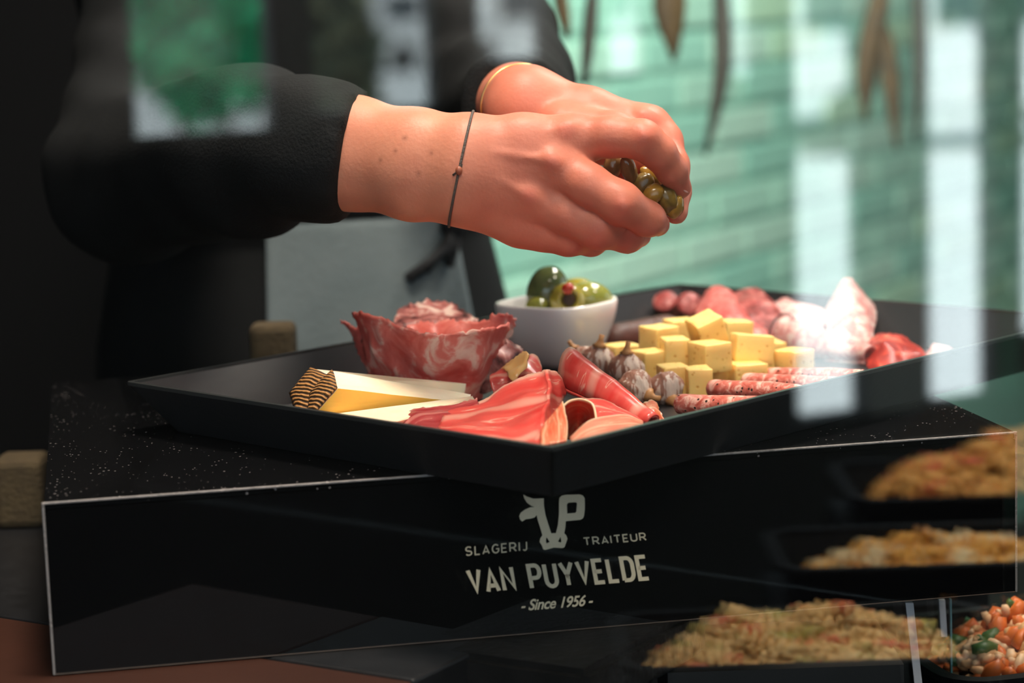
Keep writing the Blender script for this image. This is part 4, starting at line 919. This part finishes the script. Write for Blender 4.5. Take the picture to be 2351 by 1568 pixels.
o = roll('rolled_salami_slice', (1800, 778, 1.68), (1998, 818, 1.60), .0185, .0075, 1.3, pale, seed=4); tag(o, 'pale rolled salami slice with a dark skin edge, under the bright reflection', 'salami', MG)
A_ = P(1800, 778, 1.68); B2 = P(1998, 818, 1.60); ax = (B2 - A_).normalized(); u = (Vector((0, 0, 1)) - ax * ax.z).normalized(); v = ax.cross(u)
ring = tube('skin_edge', [A_ - ax * .001 + (u * math.cos(t_) + v * math.sin(t_)) * .0187 + ax * .006 * math.sin(t_) for t_ in [2.2 + 2 * math.pi * q / 30 for q in range(31)]], .0008, mat('dark_skin', (.03, .02, .02), .5), None, 6)
ring.parent = o; ring.matrix_parent_inverse = Matrix.Translation(-o.location)
o = sheet('folded_salami_slice', [[(1905, 692, 1.82), (1943, 642, 1.82), (1976, 664, 1.82), (2005, 702, 1.81)], [(1893, 728, 1.775), (1940, 712, 1.765), (1985, 718, 1.765), (2010, 738, 1.775)], [(1905, 770, 1.75), (1950, 782, 1.735), (1985, 782, 1.735), (2002, 770, 1.745)], [(1912, 810, 1.745), (1950, 820, 1.73), (1980, 820, 1.73), (1996, 810, 1.74)]], pale, 34, 26, .0016, .0016, 50, .001, seed=14, dd=-0.1)
tag(o, 'pointed salami slice toned pale for the reflection over it, standing up at the back right', 'salami', MG)
o = sheet('chorizo_slice', [[(1990, 790, 1.655), (2030, 764, 1.66), (2072, 775, 1.655), (2128, 814, 1.645)], [(1990, 820, 1.625), (2030, 800, 1.62), (2078, 802, 1.62), (2122, 822, 1.62)], [(2000, 852, 1.60), (2030, 848, 1.595), (2072, 842, 1.60), (2105, 836, 1.605)]], chor, 32, 22, .0016, .0035, 70, .0015, seed=15, dd=-0.02)
tag(o, 'orange red chorizo slice at the right end of the tray', 'chorizo', MG)
o = sheet('chorizo_slice', [[(2010, 822, 1.60), (2045, 812, 1.60), (2085, 818, 1.60)], [(2010, 842, 1.585), (2045, 836, 1.58), (2085, 834, 1.585)], [(2012, 862, 1.575), (2045, 858, 1.57), (2080, 850, 1.575)]], pinkd, 24, 14, .0016, .003, 80, .0015, seed=16)
tag(o, 'marbled chorizo slice in front of the orange red one', 'chorizo', MG)
o = sheet('folded_salami_slice', [[(2125, 815, 1.62), (2150, 792, 1.63), (2180, 798, 1.63), (2195, 808, 1.62)], [(2128, 830, 1.605), (2155, 815, 1.60), (2180, 812, 1.60), (2198, 815, 1.605)], [(2130, 845, 1.60), (2155, 835, 1.59), (2180, 828, 1.595), (2198, 822, 1.60)]], pale, 20, 14, .0016, .002, 80, .001, seed=17)
tag(o, 'small pale slice end at the far right of the tray', 'salami', MG)
# ------------------------------------------------------------------ the person behind the tray
pe = empty('person', (-.19, 2.02, 0))
def pt(l): return [tuple(P(a, b, c)) for a, b, c, *_ in l], [q[3] for q in l]
R_fore = [([(1062, 350, 1.397, .0215), (960, 338, 1.408, .0225), (815, 312, 1.43, .0235), (690, 300, 1.46, .026)]),
          ([(1052, 430, 1.397, .0205), (950, 418, 1.408, .0225), (805, 390, 1.43, .0240), (690, 380, 1.46, .026)])]
R_meta = [[(1085, 334, 1.395, .0175), (1200, 326, 1.393, .0165), (1312, 318, 1.392, .0145)], [(1080, 372, 1.392, .018), (1275, 382, 1.387, .0145)],
          [(1075, 412, 1.394, .0185), (1225, 452, 1.391, .0145)], [(1072, 446, 1.402, .0190), (1195, 508, 1.402, .0160)], [(1090, 345, 1.415, .017), (1250, 335, 1.428, .014)], [(1240, 345, 1.393, .0155), (1318, 348, 1.393, .0125)]]
R_fing = [[(1312, 317, 1.392, .0128), (1400, 314, 1.384, .0122), (1474, 320, 1.378, .0116), (1512, 350, 1.384, .0104), (1541, 388, 1.394, .0092), (1560, 430, 1.406, .0076)],
          [(1275, 385, 1.387, .0135), (1350, 425, 1.378, .0128), (1424, 466, 1.373, .0126), (1488, 503, 1.387, .0102), (1510, 515, 1.398, .0076)],
          [(1225, 454, 1.392, .0135), (1300, 490, 1.388, .0126), (1372, 525, 1.385, .0122), (1440, 543, 1.400, .0096), (1468, 540, 1.410, .0076)],
          [(1195, 508, 1.402, .0135), (1250, 530, 1.400, .0122), (1305, 545, 1.398, .0110), (1358, 553, 1.414, .0090), (1390, 545, 1.425, .0070)],
          [(1250, 335, 1.428, .014), (1400, 335, 1.432, .0115), (1490, 365, 1.428, .009)]]
L_fore = [[(1200, 238, 1.478, .0225), (1180, 228, 1.56, .025), (1165, 222, 1.64, .027)], [(1205, 262, 1.478, .020), (1185, 250, 1.56, .024), (1165, 240, 1.64, .026)]]
L_meta = [[(1222, 234, 1.475, .0195), (1350, 262, 1.466, .0165), (1488, 298, 1.46, .0148)], [(1212, 270, 1.472, .018), (1330, 305, 1.462, .016), (1450, 340, 1.452, .0135)]]
L_fing = [[(1488, 298, 1.46, .0145), (1522, 325, 1.452, .0122), (1545, 380, 1.436, .0100), (1552, 440, 1.424, .0090), (1552, 488, 1.412, .0075)],
          [(1450, 340, 1.452, .013), (1500, 420, 1.435, .0105), (1510, 480, 1.42, .0085)], [(1430, 370, 1.455, .012), (1460, 450, 1.44, .0098), (1465, 505, 1.428, .008)],
          [(1290, 292, 1.448, .0145), (1410, 300, 1.436, .0118), (1496, 318, 1.425, .0090)]]
def hand_sdf(fore, meta, fing, extra=(), kf=.0016):
    def fn(X, Y, Z):
        d = None
        for c in fore:
            p, r_ = pt(c); q = chain(X, Y, Z, p, r_, .01); d = q if d is None else smin(d, q, .02)
        m_ = None
        for c in meta:
            p, r_ = pt(c); q = chain(X, Y, Z, p, r_, .008); m_ = q if m_ is None else smin(m_, q, .009)
        d = smin(d, m_, .014)
        f_ = None
        for c in fing:
            p, r_ = pt(c); q = chain(X, Y, Z, p, r_, .005); f_ = q if f_ is None else smin(f_, q, kf)
        d = smin(d, f_, .0075)
        for a, b_, r_, k_ in extra: d = smin(d, cap(X, Y, Z, P(*a), P(*b_), r_, r_), k_)
        return d
    return fn
R_extra = [((1298, 300, 1.380), (1306, 296, 1.380), .003, .009), ((1264, 366, 1.3725), (1272, 372, 1.3725), .0038, .007), ((1210, 446, 1.379), (1220, 452, 1.379), .003, .008),
           ((1098, 346, 1.3765), (1262, 368, 1.3720), .0018, .0030), ((1110, 395, 1.3765), (1208, 445, 1.3765), .0014, .0030), ((1120, 320, 1.3785), (1290, 300, 1.3785), .0014, .0030), ((1430, 470, 1.3615), (1434, 474, 1.3615), .0022, .005), ((1478, 312, 1.3675), (1482, 314, 1.3675), .002, .005)]
L_extra = [((1480, 268, 1.448), (1494, 274, 1.448), .004, .009)]
Rf, Lf_ = hand_sdf(R_fore, R_meta, R_fing, R_extra), hand_sdf(L_fore, L_meta, L_fing, L_extra)
def bounds(ls, pad=.012):
    a = np.array([[*P(q[0], q[1], q[2])] for l in ls for c in l for q in c]); r_ = max(q[3] for l in ls for c in l for q in c) + pad
    return a.min(0) - r_, a.max(0) + r_
V1, Q1 = sdf_mesh(Rf, *bounds((R_fore, R_meta, R_fing)), .0017)
V2, Q2 = sdf_mesh(Lf_, *bounds((L_fore, L_meta, L_fing)), .0020)
# torso, legs and head under the clothes
TX, TY = -.184, 2.02
zs = [.80, .90, 1.0, 1.13, 1.22, 1.32, 1.42, 1.47, 1.52]; aa = [.18, .182, .176, .148, .158, .178, .195, .165, .07]; bb = [.12, .125, .12, .10, .105, .12, .12, .10, .06]
def torso(X, Y, Z, off=0):
    a = np.interp(Z, zs, aa) + off; b_ = np.interp(Z, zs, bb) + off
    q = np.sqrt(((X - TX) / a) ** 2 + ((Y - TY) / b_) ** 2)
    return np.maximum((q - 1) * np.minimum(a, b_) * .9, np.maximum(.82 - Z, Z - 1.51 - off))
ARM_R = [(560, 330, 1.52, .040), (300, 400, 1.70, .045), (400, -60, 1.92, .055), (440, -330, 2.02, .06)]
ARM_L = [(1165, 230, 1.62, .032), (1150, 215, 1.76, .042), (1060, -120, 1.98, .052), (960, -330, 2.04, .06)]
def legs(X, Y, Z, off=0):
    d = None
    for s in (-1, 1):
        q = chain(X, Y, Z, [(TX + s * .09, TY, .86), (TX + s * .10, TY - .01, .48), (TX + s * .11, TY + .02, .09)], [.095 + off, .065 + off, .045 + off], .02); d = q if d is None else smin(d, q, .02)
    return d
def body_fn(X, Y, Z):
    d = torso(X, Y, Z)
    for A_ in (ARM_R, ARM_L):
        p, r_ = pt(A_); d = smin(d, chain(X, Y, Z, p, r_, .02), .03)
    d = smin(d, legs(X, Y, Z), .03)
    for s in (-1, 1): d = smin(d, cap(X, Y, Z, (TX + s * .11, TY + .03, .035), (TX + s * .12, TY - .14, .03), .034, .028), .02)
    d = smin(d, cap(X, Y, Z, (TX, TY + .01, 1.46), (TX + .01, TY - .02, 1.60), .055, .052), .03)
    hx, hy, hz = TX + .02, TY - .05, 1.66
    hd = (np.sqrt(((X - hx) / .076) ** 2 + ((Y - hy) / .095) ** 2 + ((Z - hz) / .115) ** 2) - 1) * .08
    d = smin(d, hd, .02)
    d = smin(d, cap(X, Y, Z, (hx + .005, hy - .092, 1.665), (hx + .008, hy - .108, 1.64), .008, .013), .012)
    d = smin(d, cap(X, Y, Z, (hx - .02, hy - .082, 1.605), (hx + .025, hy - .082, 1.605), .008, .008), .008)
    for s in (-1, 1):
        d = smin(d, cap(X, Y, Z, (hx + s * .076, hy + .005, 1.675), (hx + s * .074, hy + .005, 1.635), .012, .009), .006)
        d = np.maximum(d, -(cap(X, Y, Z, (hx + s * .032, hy - .098, 1.675), (hx + s * .036, hy - .098, 1.675), .013, .013)))
    return d
V3, Q3 = sdf_mesh(body_fn, (-.62, 1.45, -.005), (.22, 2.25, 1.82), .0115)
V = np.concatenate([V1, V2, V3]); Q = np.concatenate([Q1, Q2 + len(V1), Q3 + len(V1) + len(V2)])
# skin tone: redder at knuckles and finger ends, moles on the forearm
red_pts = [(1300, 300, 1.375, .010), (1268, 372, 1.371, .010), (1214, 450, 1.374, .010), (1430, 474, 1.360, .013), (1480, 316, 1.366, .014), (1505, 512, 1.39, .016), (1560, 425, 1.40, .014), (1370, 540, 1.375, .014), (1440, 548, 1.39, .016),
           (1490, 275, 1.445, .014), (1400, 350, 1.375, .016), (1340, 560, 1.395, .014), (1545, 340, 1.44, .016)]
base = np.array(s2l((202, 132, 106))); redc = np.array(s2l((194, 98, 82))); pal = np.array(s2l((214, 156, 132)))
w_ = np.zeros(len(V))
for a, b_, c_, r_ in red_pts:
    p = np.array(P(a, b_, c_)); w_ = np.maximum(w_, .75 * np.exp(-((V - p) ** 2).sum(1) / (r_ * r_)))
hand_w = np.clip((V[:, 0] - P(1000, 390, 1.395).x) / .05, 0, 1) * .45
hand_w[len(V1) + len(V2):] = 0
w_ = np.clip(np.maximum(w_, hand_w), 0, 1)[:, None]
colr = base * (1 - w_) + redc * w_
for a, b_ in ((905, 340), (988, 345), (868, 365), (958, 405), (925, 312)):
    # nearest skin vertex along that pixel
    r0 = np.array(ray(a, b_)); o0 = np.array(CAM); q = V1 - o0; r0 = r0 / np.linalg.norm(r0); t_ = q @ r0; dd = np.linalg.norm(q - t_[:, None] * r0, axis=1)
    cand = np.where(dd < .0022)[0]
    if len(cand): i0 = cand[np.argmin(t_[cand])]; k_ = np.exp(-((V1 - V1[i0]) ** 2).sum(1) / .0013 ** 2)[:, None] * .6; colr[:len(V1)] = colr[:len(V1)] * (1 - k_) + np.array(s2l((110, 62, 48))) * k_
me = bpy.data.meshes.new('body'); me.from_pydata(V.tolist(), [], Q.tolist()); me.update()
at = me.color_attributes.new('skin_tone', 'FLOAT_COLOR', 'POINT'); at.data.foreach_set('color', np.concatenate([colr, np.ones((len(colr), 1))], 1).astype(np.float32).ravel())
skin = mat('skin', s2l((206, 142, 116)), .48, .4, sss=.22); nd, ln, b = nodes(skin)
ca = nd.new('ShaderNodeVertexColor'); ca.layer_name = 'skin_tone'
tc = nd.new('ShaderNodeTexCoord'); n0 = nd.new('ShaderNodeTexNoise'); n0.inputs['Scale'].default_value = 45; n0.inputs['Detail'].default_value = 6; ln.new(tc.outputs['Object'], n0.inputs['Vector'])
mx = nd.new('ShaderNodeMix'); mx.data_type = 'RGBA'; mx.blend_type = 'MULTIPLY'; mx.inputs['Factor'].default_value = .35
r = nd.new('ShaderNodeValToRGB'); r.color_ramp.elements[0].color = (.75, .55, .5, 1); r.color_ramp.elements[0].position = .3; r.color_ramp.elements[1].color = (1.1, 1.08, 1.05, 1); r.color_ramp.elements[1].position = .65
ln.new(n0.outputs['Fac'], r.inputs[0]); ln.new(ca.outputs[0], mx.inputs['A']); ln.new(r.outputs[0], mx.inputs['B']); ln.new(mx.outputs['Result'], b.inputs['Base Color'])
n2_ = nd.new('ShaderNodeTexNoise'); n2_.inputs['Scale'].default_value = 420; n2_.inputs['Detail'].default_value = 3; ln.new(tc.outputs['Object'], n2_.inputs['Vector'])
bp = nd.new('ShaderNodeBump'); bp.inputs['Strength'].default_value = .25; bp.inputs['Distance'].default_value = .0008; ln.new(n2_.outputs['Fac'], bp.inputs['Height']); ln.new(bp.outputs[0], b.inputs['Normal'])
body = link('body', me, skin, pe, True); body['label'] = 'bare forearm and two cupped hands'
md = body.modifiers.new('smooth', 'SMOOTH'); md.factor = .5; md.iterations = 3
# fingernail of the index finger
nail_m = mat('fingernail', s2l((226, 170, 160)), .25, .5)
def nail(c, nrm, along, wd, ln_, nm='fingernail'):
    n_ = Vector(nrm).normalized(); a = (Vector(along) - n_ * Vector(along).dot(n_)).normalized(); s_ = n_.cross(a)
    me_ = sphere_mesh('nail', 1, 3, lambda p: a * p.x * ln_ + s_ * p.y * wd + n_ * (p.z * .0012 - .25 * wd * p.y * p.y))
    o = link(nm, me_, nail_m, None, True); o.location = c; o.parent = pe; o.matrix_parent_inverse = wmat(pe).inverted()
nail(P(1572, 422, 1.401), RT * .85 + UP * .35 - _fw * .35, P(1560, 430, 1.406) - P(1541, 388, 1.394), .0052, .0068)
# sweater
cuff_c = np.array(P(812, 350, 1.43)); cuff_n = np.array(P(960, 366, 1.408)) - np.array(P(800, 352, 1.432)); cuff_n /= np.linalg.norm(cuff_n)
ud = np.array(P(833, 222, 1.43)) - np.array(P(790, 478, 1.43)); ud /= np.linalg.norm(ud); vw_ = np.array(ray(812, 350)); cn_ = np.cross(ud, vw_ / np.linalg.norm(vw_) + .25 * np.array(RT)); cuff_n = cn_ / np.linalg.norm(cn_) * np.sign(cn_ @ cuff_n)
SW_R = [(900, 362, 1.418, .0345), (812, 351, 1.43, .0362), (700, 335, 1.455, .0435), (560, 345, 1.52, .055), (300, 410, 1.70, .06), (400, -60, 1.92, .068), (440, -330, 2.02, .07)]
SW_L = [(1200, 248, 1.50, .031), (1190, 245, 1.535, .034), (1160, 225, 1.70, .048), (1150, 210, 1.76, .055), (1060, -120, 1.98, .062), (960, -330, 2.04, .068)]
c2 = np.array(P(1190, 245, 1.532)); n2v = np.array(P(1200, 250, 1.45)) - np.array(P(1185, 240, 1.60)); n2v /= np.linalg.norm(n2v)
def sweater(X, Y, Z):
    wob = .003 * np.sin(X * 60 + Z * 45) * np.sin(Z * 52 + Y * 40)
    d = torso(X, Y, Z, .012); d = np.maximum(d, .93 - Z)
    p, r_ = pt(SW_R); a = chain(X, Y, Z, p, r_, .02) + wob; a = np.maximum(a, (X - cuff_c[0]) * cuff_n[0] + (Y - cuff_c[1]) * cuff_n[1] + (Z - cuff_c[2]) * cuff_n[2])
    p, r_ = pt(SW_L); b_ = chain(X, Y, Z, p, r_, .02) + wob; b_ = np.maximum(b_, (X - c2[0]) * n2v[0] + (Y - c2[1]) * n2v[1] + (Z - c2[2]) * n2v[2])
    d = smin(d, a, .03); d = smin(d, b_, .03)
    return d
Vs, Qs = sdf_mesh(sweater, (-.68, 1.36, .90), (.24, 2.25, 1.58), .006)
cloth = mat('black_knit', (.0055, .006, .0065), .85, .2, col2=(.009, .0095, .010), var=.3, vscale=30, bump=.4, bscale=500)
o = pyd('sweater', Vs.tolist(), Qs.tolist(), cloth, pe, True); o['label'] = 'black long-sleeved sweater'
md = o.modifiers.new('smooth', 'SMOOTH'); md.factor = .5; md.iterations = 4
Vs, Qs = sdf_mesh(lambda X, Y, Z: np.maximum(smin(np.maximum(torso(X, Y, Z, .010), Z - .95), legs(X, Y, Z, .014), .03), .07 - Z), (-.48, 1.8, .05), (.1, 2.25, .98), .012)
o = pyd('trousers', Vs.tolist(), Qs.tolist(), mat('dark_trousers', (.02, .021, .025), .8), pe, True); o['label'] = 'dark trousers'
def hair_fn(X, Y, Z):
    hx, hy, hz = TX + .02, TY - .045, 1.675
    d = (np.sqrt(((X - hx) / .088) ** 2 + ((Y - hy) / .107) ** 2 + ((Z - hz) / .122) ** 2) - 1) * .085
    return np.maximum(d, -(Y - (TY - .09) + (Z - 1.70) * .6))
Vs, Qs = sdf_mesh(hair_fn, (-.27, 1.82, 1.5), (-.05, 2.12, 1.82), .007)
o = pyd('hair', Vs.tolist(), Qs.tolist(), mat('brown_hair', (.05, .03, .02), .6, bump=.6, bscale=200), pe, True)
# apron over the sweater
den = mat('grey_denim', (.115, .145, .155), .8, .2, col2=(.17, .20, .21), var=.3, vscale=14, bump=.5, bscale=260)
nu, nv = 44, 40; Va = []
for j in range(nv):
    z = 1.125 - (1.125 - .48) * j / (nv - 1)
    for i in range(nu):
        f_ = math.radians(-6 + (58) * i / (nu - 1)); a = np.interp(max(z, .9), zs, aa) + .022 + .012 * max(0, .95 - z); b_ = np.interp(max(z, .9), zs, bb) + .024 + .01 * max(0, .95 - z)
        wv_ = .004 * math.sin(f_ * 9 + z * 4) * min(1, j / 8)
        Va.append((TX + (a + wv_) * math.sin(f_), TY - (b_ + wv_) * math.cos(f_), z))
Fa = [(j * nu + i, j * nu + i + 1, (j + 1) * nu + i + 1, (j + 1) * nu + i) for j in range(nv - 1) for i in range(nu - 1)]
ap = pyd('apron', Va, Fa, den, pe, True); ap['label'] = 'grey-blue waist apron'; md = ap.modifiers.new('thickness', 'SOLIDIFY'); md.thickness = .002; md.offset = 0
def onbelly(px, py, off=.030):
    best = None; r0 = ray(px, py)
    for k_ in range(400):
        d_ = 1.6 + k_ * .0015; p = CAM + r0 * (d_ / r0.dot(_fw)); a = np.interp(p.z, zs, aa) + off; b_ = np.interp(p.z, zs, bb) + off
        if ((p.x - TX) / a) ** 2 + ((p.y - TY) / b_) ** 2 <= 1: return p
    return p
tie_m = mat('black_apron_tie', (.012, .012, .014), .7)
bp_ = [Vector((TX + (.148 + .028) * math.sin(math.radians(q)), TY - (.10 + .028) * math.cos(math.radians(q)), 1.132)) for q in range(-90, 95, 6)]
Vb = []; Fb = []
for i, p in enumerate(bp_):
    Vb += [p + Vector((0, 0, .014)), p - Vector((0, 0, .014))]
    if i: Fb.append((2 * i - 2, 2 * i - 1, 2 * i + 1, 2 * i))
wb_ = pyd('waist_tie', Vb, Fb, tie_m, ap, True); md = wb_.modifiers.new('thickness', 'SOLIDIFY'); md.thickness = .002
for path in ([(1040, 522), (1025, 560), (990, 600), (935, 640)], [(1042, 522), (1035, 565), (1000, 590), (975, 620)], [(1045, 522), (1046, 560), (1030, 610)]):
    tube('tie_string', [onbelly(*q) for q in path], .0045, tie_m, ap, 8)
k_ = sphere_mesh('knot', 1, 2, lambda p: Vector((p.x * .012, p.y * .008, p.z * .012))); kn = link('tie_knot', k_, tie_m, None, True); kn.location = onbelly(1040, 518); kn.parent = ap; kn.matrix_parent_inverse = wmat(ap).inverted()
tag(pe, 'person in a black sweater and grey apron cupping food over the tray', 'person')
# bracelets
def bracelet(fn, c, up, dep, r_, m, name, label, cat, ring_off=.0006, n=64):
    c = np.array(c); up = np.array(up.normalized()); dep = np.array(dep.normalized()); pts = []
    for i in range(n):
        a = 2 * math.pi * i / n; dr = up * math.cos(a) + dep * math.sin(a); lo_, hi_ = 0.0, .07
        for _ in range(22):
            mid = (lo_ + hi_) / 2; q = c + dr * mid
            if fn(np.array([q[0]]), np.array([q[1]]), np.array([q[2]]))[0] < 0: lo_ = mid
            else: hi_ = mid
        pts.append(Vector(c + dr * (lo_ + ring_off)))
    V_, F_ = [], []; nn = 6
    for i, p in enumerate(pts):
        t_ = (pts[(i + 1) % n] - pts[i - 1]).normalized(); o_ = (p - Vector(c)); o_ = (o_ - t_ * o_.dot(t_)).normalized(); s_ = t_.cross(o_)
        for j in range(nn): V_.append(p + (o_ * math.cos(2 * math.pi * j / nn) + s_ * math.sin(2 * math.pi * j / nn)) * r_)
    for i in range(n):
        for j in range(nn): F_.append((i * nn + j, i * nn + (j + 1) % nn, ((i + 1) % n) * nn + (j + 1) % nn, ((i + 1) % n) * nn + j))
    root = empty(name, tuple(c)); o_ = pyd('cord', V_, F_, m, root, True); tag(root, label, cat)
    return root, pts
cordm = mat('grey_cord', (.09, .07, .06), .7, bump=.5, bscale=900)
br, bpts = bracelet(Rf, P(1058, 390, 1.396), P(1090, 266, 1.396) - P(1038, 508, 1.396), -_fw, .0009, cordm, 'cord_bracelet', 'thin grey cord bracelet with a small knot on the near wrist', 'bracelet')
ki = min(range(len(bpts)), key=lambda i: (bpts[i] - P(1046, 388, 1.37)).length)
kp = bpts[ki] - _fw * .001
me_ = sphere_mesh('knot', 1, 2, lambda p: Vector((p.x * .0022, p.y * .0018, p.z * .0028))); kn = link('knot', me_, mat('copper_bead', s2l((150, 84, 62)), .4), None, True); kn.location = kp; kn.parent = br; kn.matrix_parent_inverse = wmat(br).inverted()
for e_ in ((1062, 376), (1040, 402)): tube('cord_end', [kp, P(*e_, 1.3705)], .0007, cordm, br, 6)
bracelet(Lf_, P(1192, 238, 1.50), P(1215, 170, 1.50) - P(1160, 300, 1.50), -_fw * .45 - RT * .8, .0008, mat('gold_chain', (.8, .55, .22), .3, metal=1), 'gold_bracelet', 'thin gold chain bracelet on the far wrist', 'bracelet')
# food held in the hands
hb = mat('glossy_brown_fruit', s2l((150, 110, 66)), .2, .5, col2=s2l((92, 66, 40)), var=.4, vscale=90, coat=.4); hy_ = mat('golden_fruit', s2l((186, 138, 54)), .25, .5, col2=s2l((120, 92, 40)), var=.4, vscale=120, coat=.4); hd_ = mat('dark_fruit', s2l((74, 58, 30)), .3, .5, col2=s2l((150, 118, 52)), var=.3, vscale=160, coat=.3)
for (px, py, d, sx, sz, ang_, m_, lb) in ((1408, 380, 1.408, .0060, .0085, .2, hb, 'brown glossy piece deepest between the two front fingers'), (1444, 390, 1.400, .0048, .0105, -.35, hb, 'pale brown elongated piece standing between the fingers'),
        (1476, 425, 1.404, .0070, .0090, .6, hd_, 'dark piece in the middle of the handful'), (1496, 412, 1.408, .0055, .0105, -.7, hy_, 'golden piece under the index finger'),
        (1500, 446, 1.396, .0060, .0075, .9, hy_, 'golden green piece above the middle finger'), (1532, 458, 1.402, .0075, .0100, -.4, hd_, 'dark golden piece at the open end of the hand'), (1550, 474, 1.404, .0055, .0080, .3, hy_, 'rough golden piece at the fingertips')):
    me_ = sphere_mesh('fruit', 1, 3, lambda p: Vector((p.x * sx, p.y * sx * .9, p.z * sz)) * (1 + .16 * noise.noise(p * 2.2 + Vector((px, 0, 0)))))
    o = link('dried_fruit_piece', me_, m_, None, True); o.location = P(px, py, d); o.rotation_euler = (.2, ang_, .3)
    tag(o, lb, 'fruit', 'food pieces held in the hands')
# ------------------------------------------------------------------ background things behind the tray
rail = tube('hanging_rail', [on_wall(-.75, 1.62, .45), on_wall(2.6, 1.62, .45)], .009, mat('dark_metal', (.03, .03, .03), .4, metal=.6)); local(rail, on_wall(.9, 1.62, .45)); tag(rail, 'dark metal rail above the mint wall carrying the hanging leaves', 'rail')
lm = mat('dried_brown_leaf', s2l((52, 42, 22)), .6, col2=s2l((76, 58, 26)), var=.4, vscale=30); lg_ = mat('dried_grey_leaf', s2l((62, 64, 56)), .6, col2=s2l((48, 46, 40)), var=.4, vscale=30)
def leaf(pts, wpx, d, m, label):
    c = [P(x, y, d) for x, y in pts]; cc = [Vector(q) for q in catmull(c, 16)]; V_, F_ = [], []
    for i, p in enumerate(cc):
        t_ = i / 15; w_ = wpx * d / F * (math.sin(math.pi * min(1, .06 + t_ * .94)) ** .7) + .001
        a = RT * math.cos(t_ * 1.0) + _fw * math.sin(t_ * 1.0)
        V_ += [p - a * w_, p + Vector((0, -.006, 0)), p + a * w_]
        if i: k_ = 3 * i; F_ += [(k_ - 3, k_ - 2, k_ + 1, k_), (k_ - 2, k_ - 1, k_ + 2, k_ + 1)]
    top = cc[0]; tt = on_wall((Vector((top.x, top.y, 0)) - BW0).dot(BWD), 1.62, .45)
    root = empty('hanging_leaf', tuple(top)); o = pyd('blade', V_, F_, m, root, True); md_ = o.modifiers.new('thickness', 'SOLIDIFY'); md_.thickness = .003
    tube('stalk', [top, Vector((top.x, top.y, 1.615)).lerp(Vector((tt.x, tt.y, 1.615)), .5), Vector((tt.x, tt.y, 1.615))], .002, m, root, 6)
    tag(root, label, 'leaf', 'dried leaves hanging before the mint wall')
def dwall(px):  # distance at which the rail plane is crossed
    r0 = ray(px, 100); q0 = on_wall(0, 0, .45); return ((q0 - CAM).dot(BWN)) / r0.dot(BWN)
leaf([(1282, -40), (1290, 30), (1302, 85)], 14, dwall(1290), lm, 'short dark dried leaf at the left of the hanging row')
leaf([(1362, -30), (1350, 90), (1340, 195)], 13, dwall(1350), lg_, 'thin grey-green dried leaf hanging behind the far hand')
leaf([(1540, -60), (1535, 30), (1545, 140)], 40, dwall(1540), lm, 'broad brown dried leaf hanging right of the far hand')
leaf([(1652, -60), (1656, 150), (1620, 355)], 20, dwall(1650), lg_, 'long grey dried leaf hanging lowest in the middle')
leaf([(2030, -60), (1990, 150), (1985, 280)], 30, dwall(2000), lm, 'brown dried leaf hanging at the right with a forked tip')
leaf([(2028, 60), (2045, 200), (2058, 345)], 24, dwall(2040), lm, 'dark brown dried leaf hanging right beside the forked one')
leaf([(2105, -60), (2110, 150), (2100, 320)], 16, dwall(2100), lg_, 'narrow dark dried leaf at the right end of the hanging row')
tanb = mat('tan_burlap', s2l((84, 70, 46)), .9, col2=s2l((64, 52, 36)), var=.3, vscale=80, bump=.6, bscale=300)
a = P(645, 830, 1.77); o = box('tan_block', (-.017, -.015, -.065), (.017, .015, .065), tanb, None, .005); o.location = (a.x, 1.70, .9303 + .0655); tag(o, 'tan wooden block on the black counter behind the tray corner', 'block')
a = P(40, 1200, 1.58); o = box('tan_block', (-.018, -.02, 0), (.018, .02, .05), tanb, None, .005); o.location = (a.x - .012, 1.625, .9303 + .0255); tag(o, 'tan wooden block on the black counter at the far left edge', 'block')
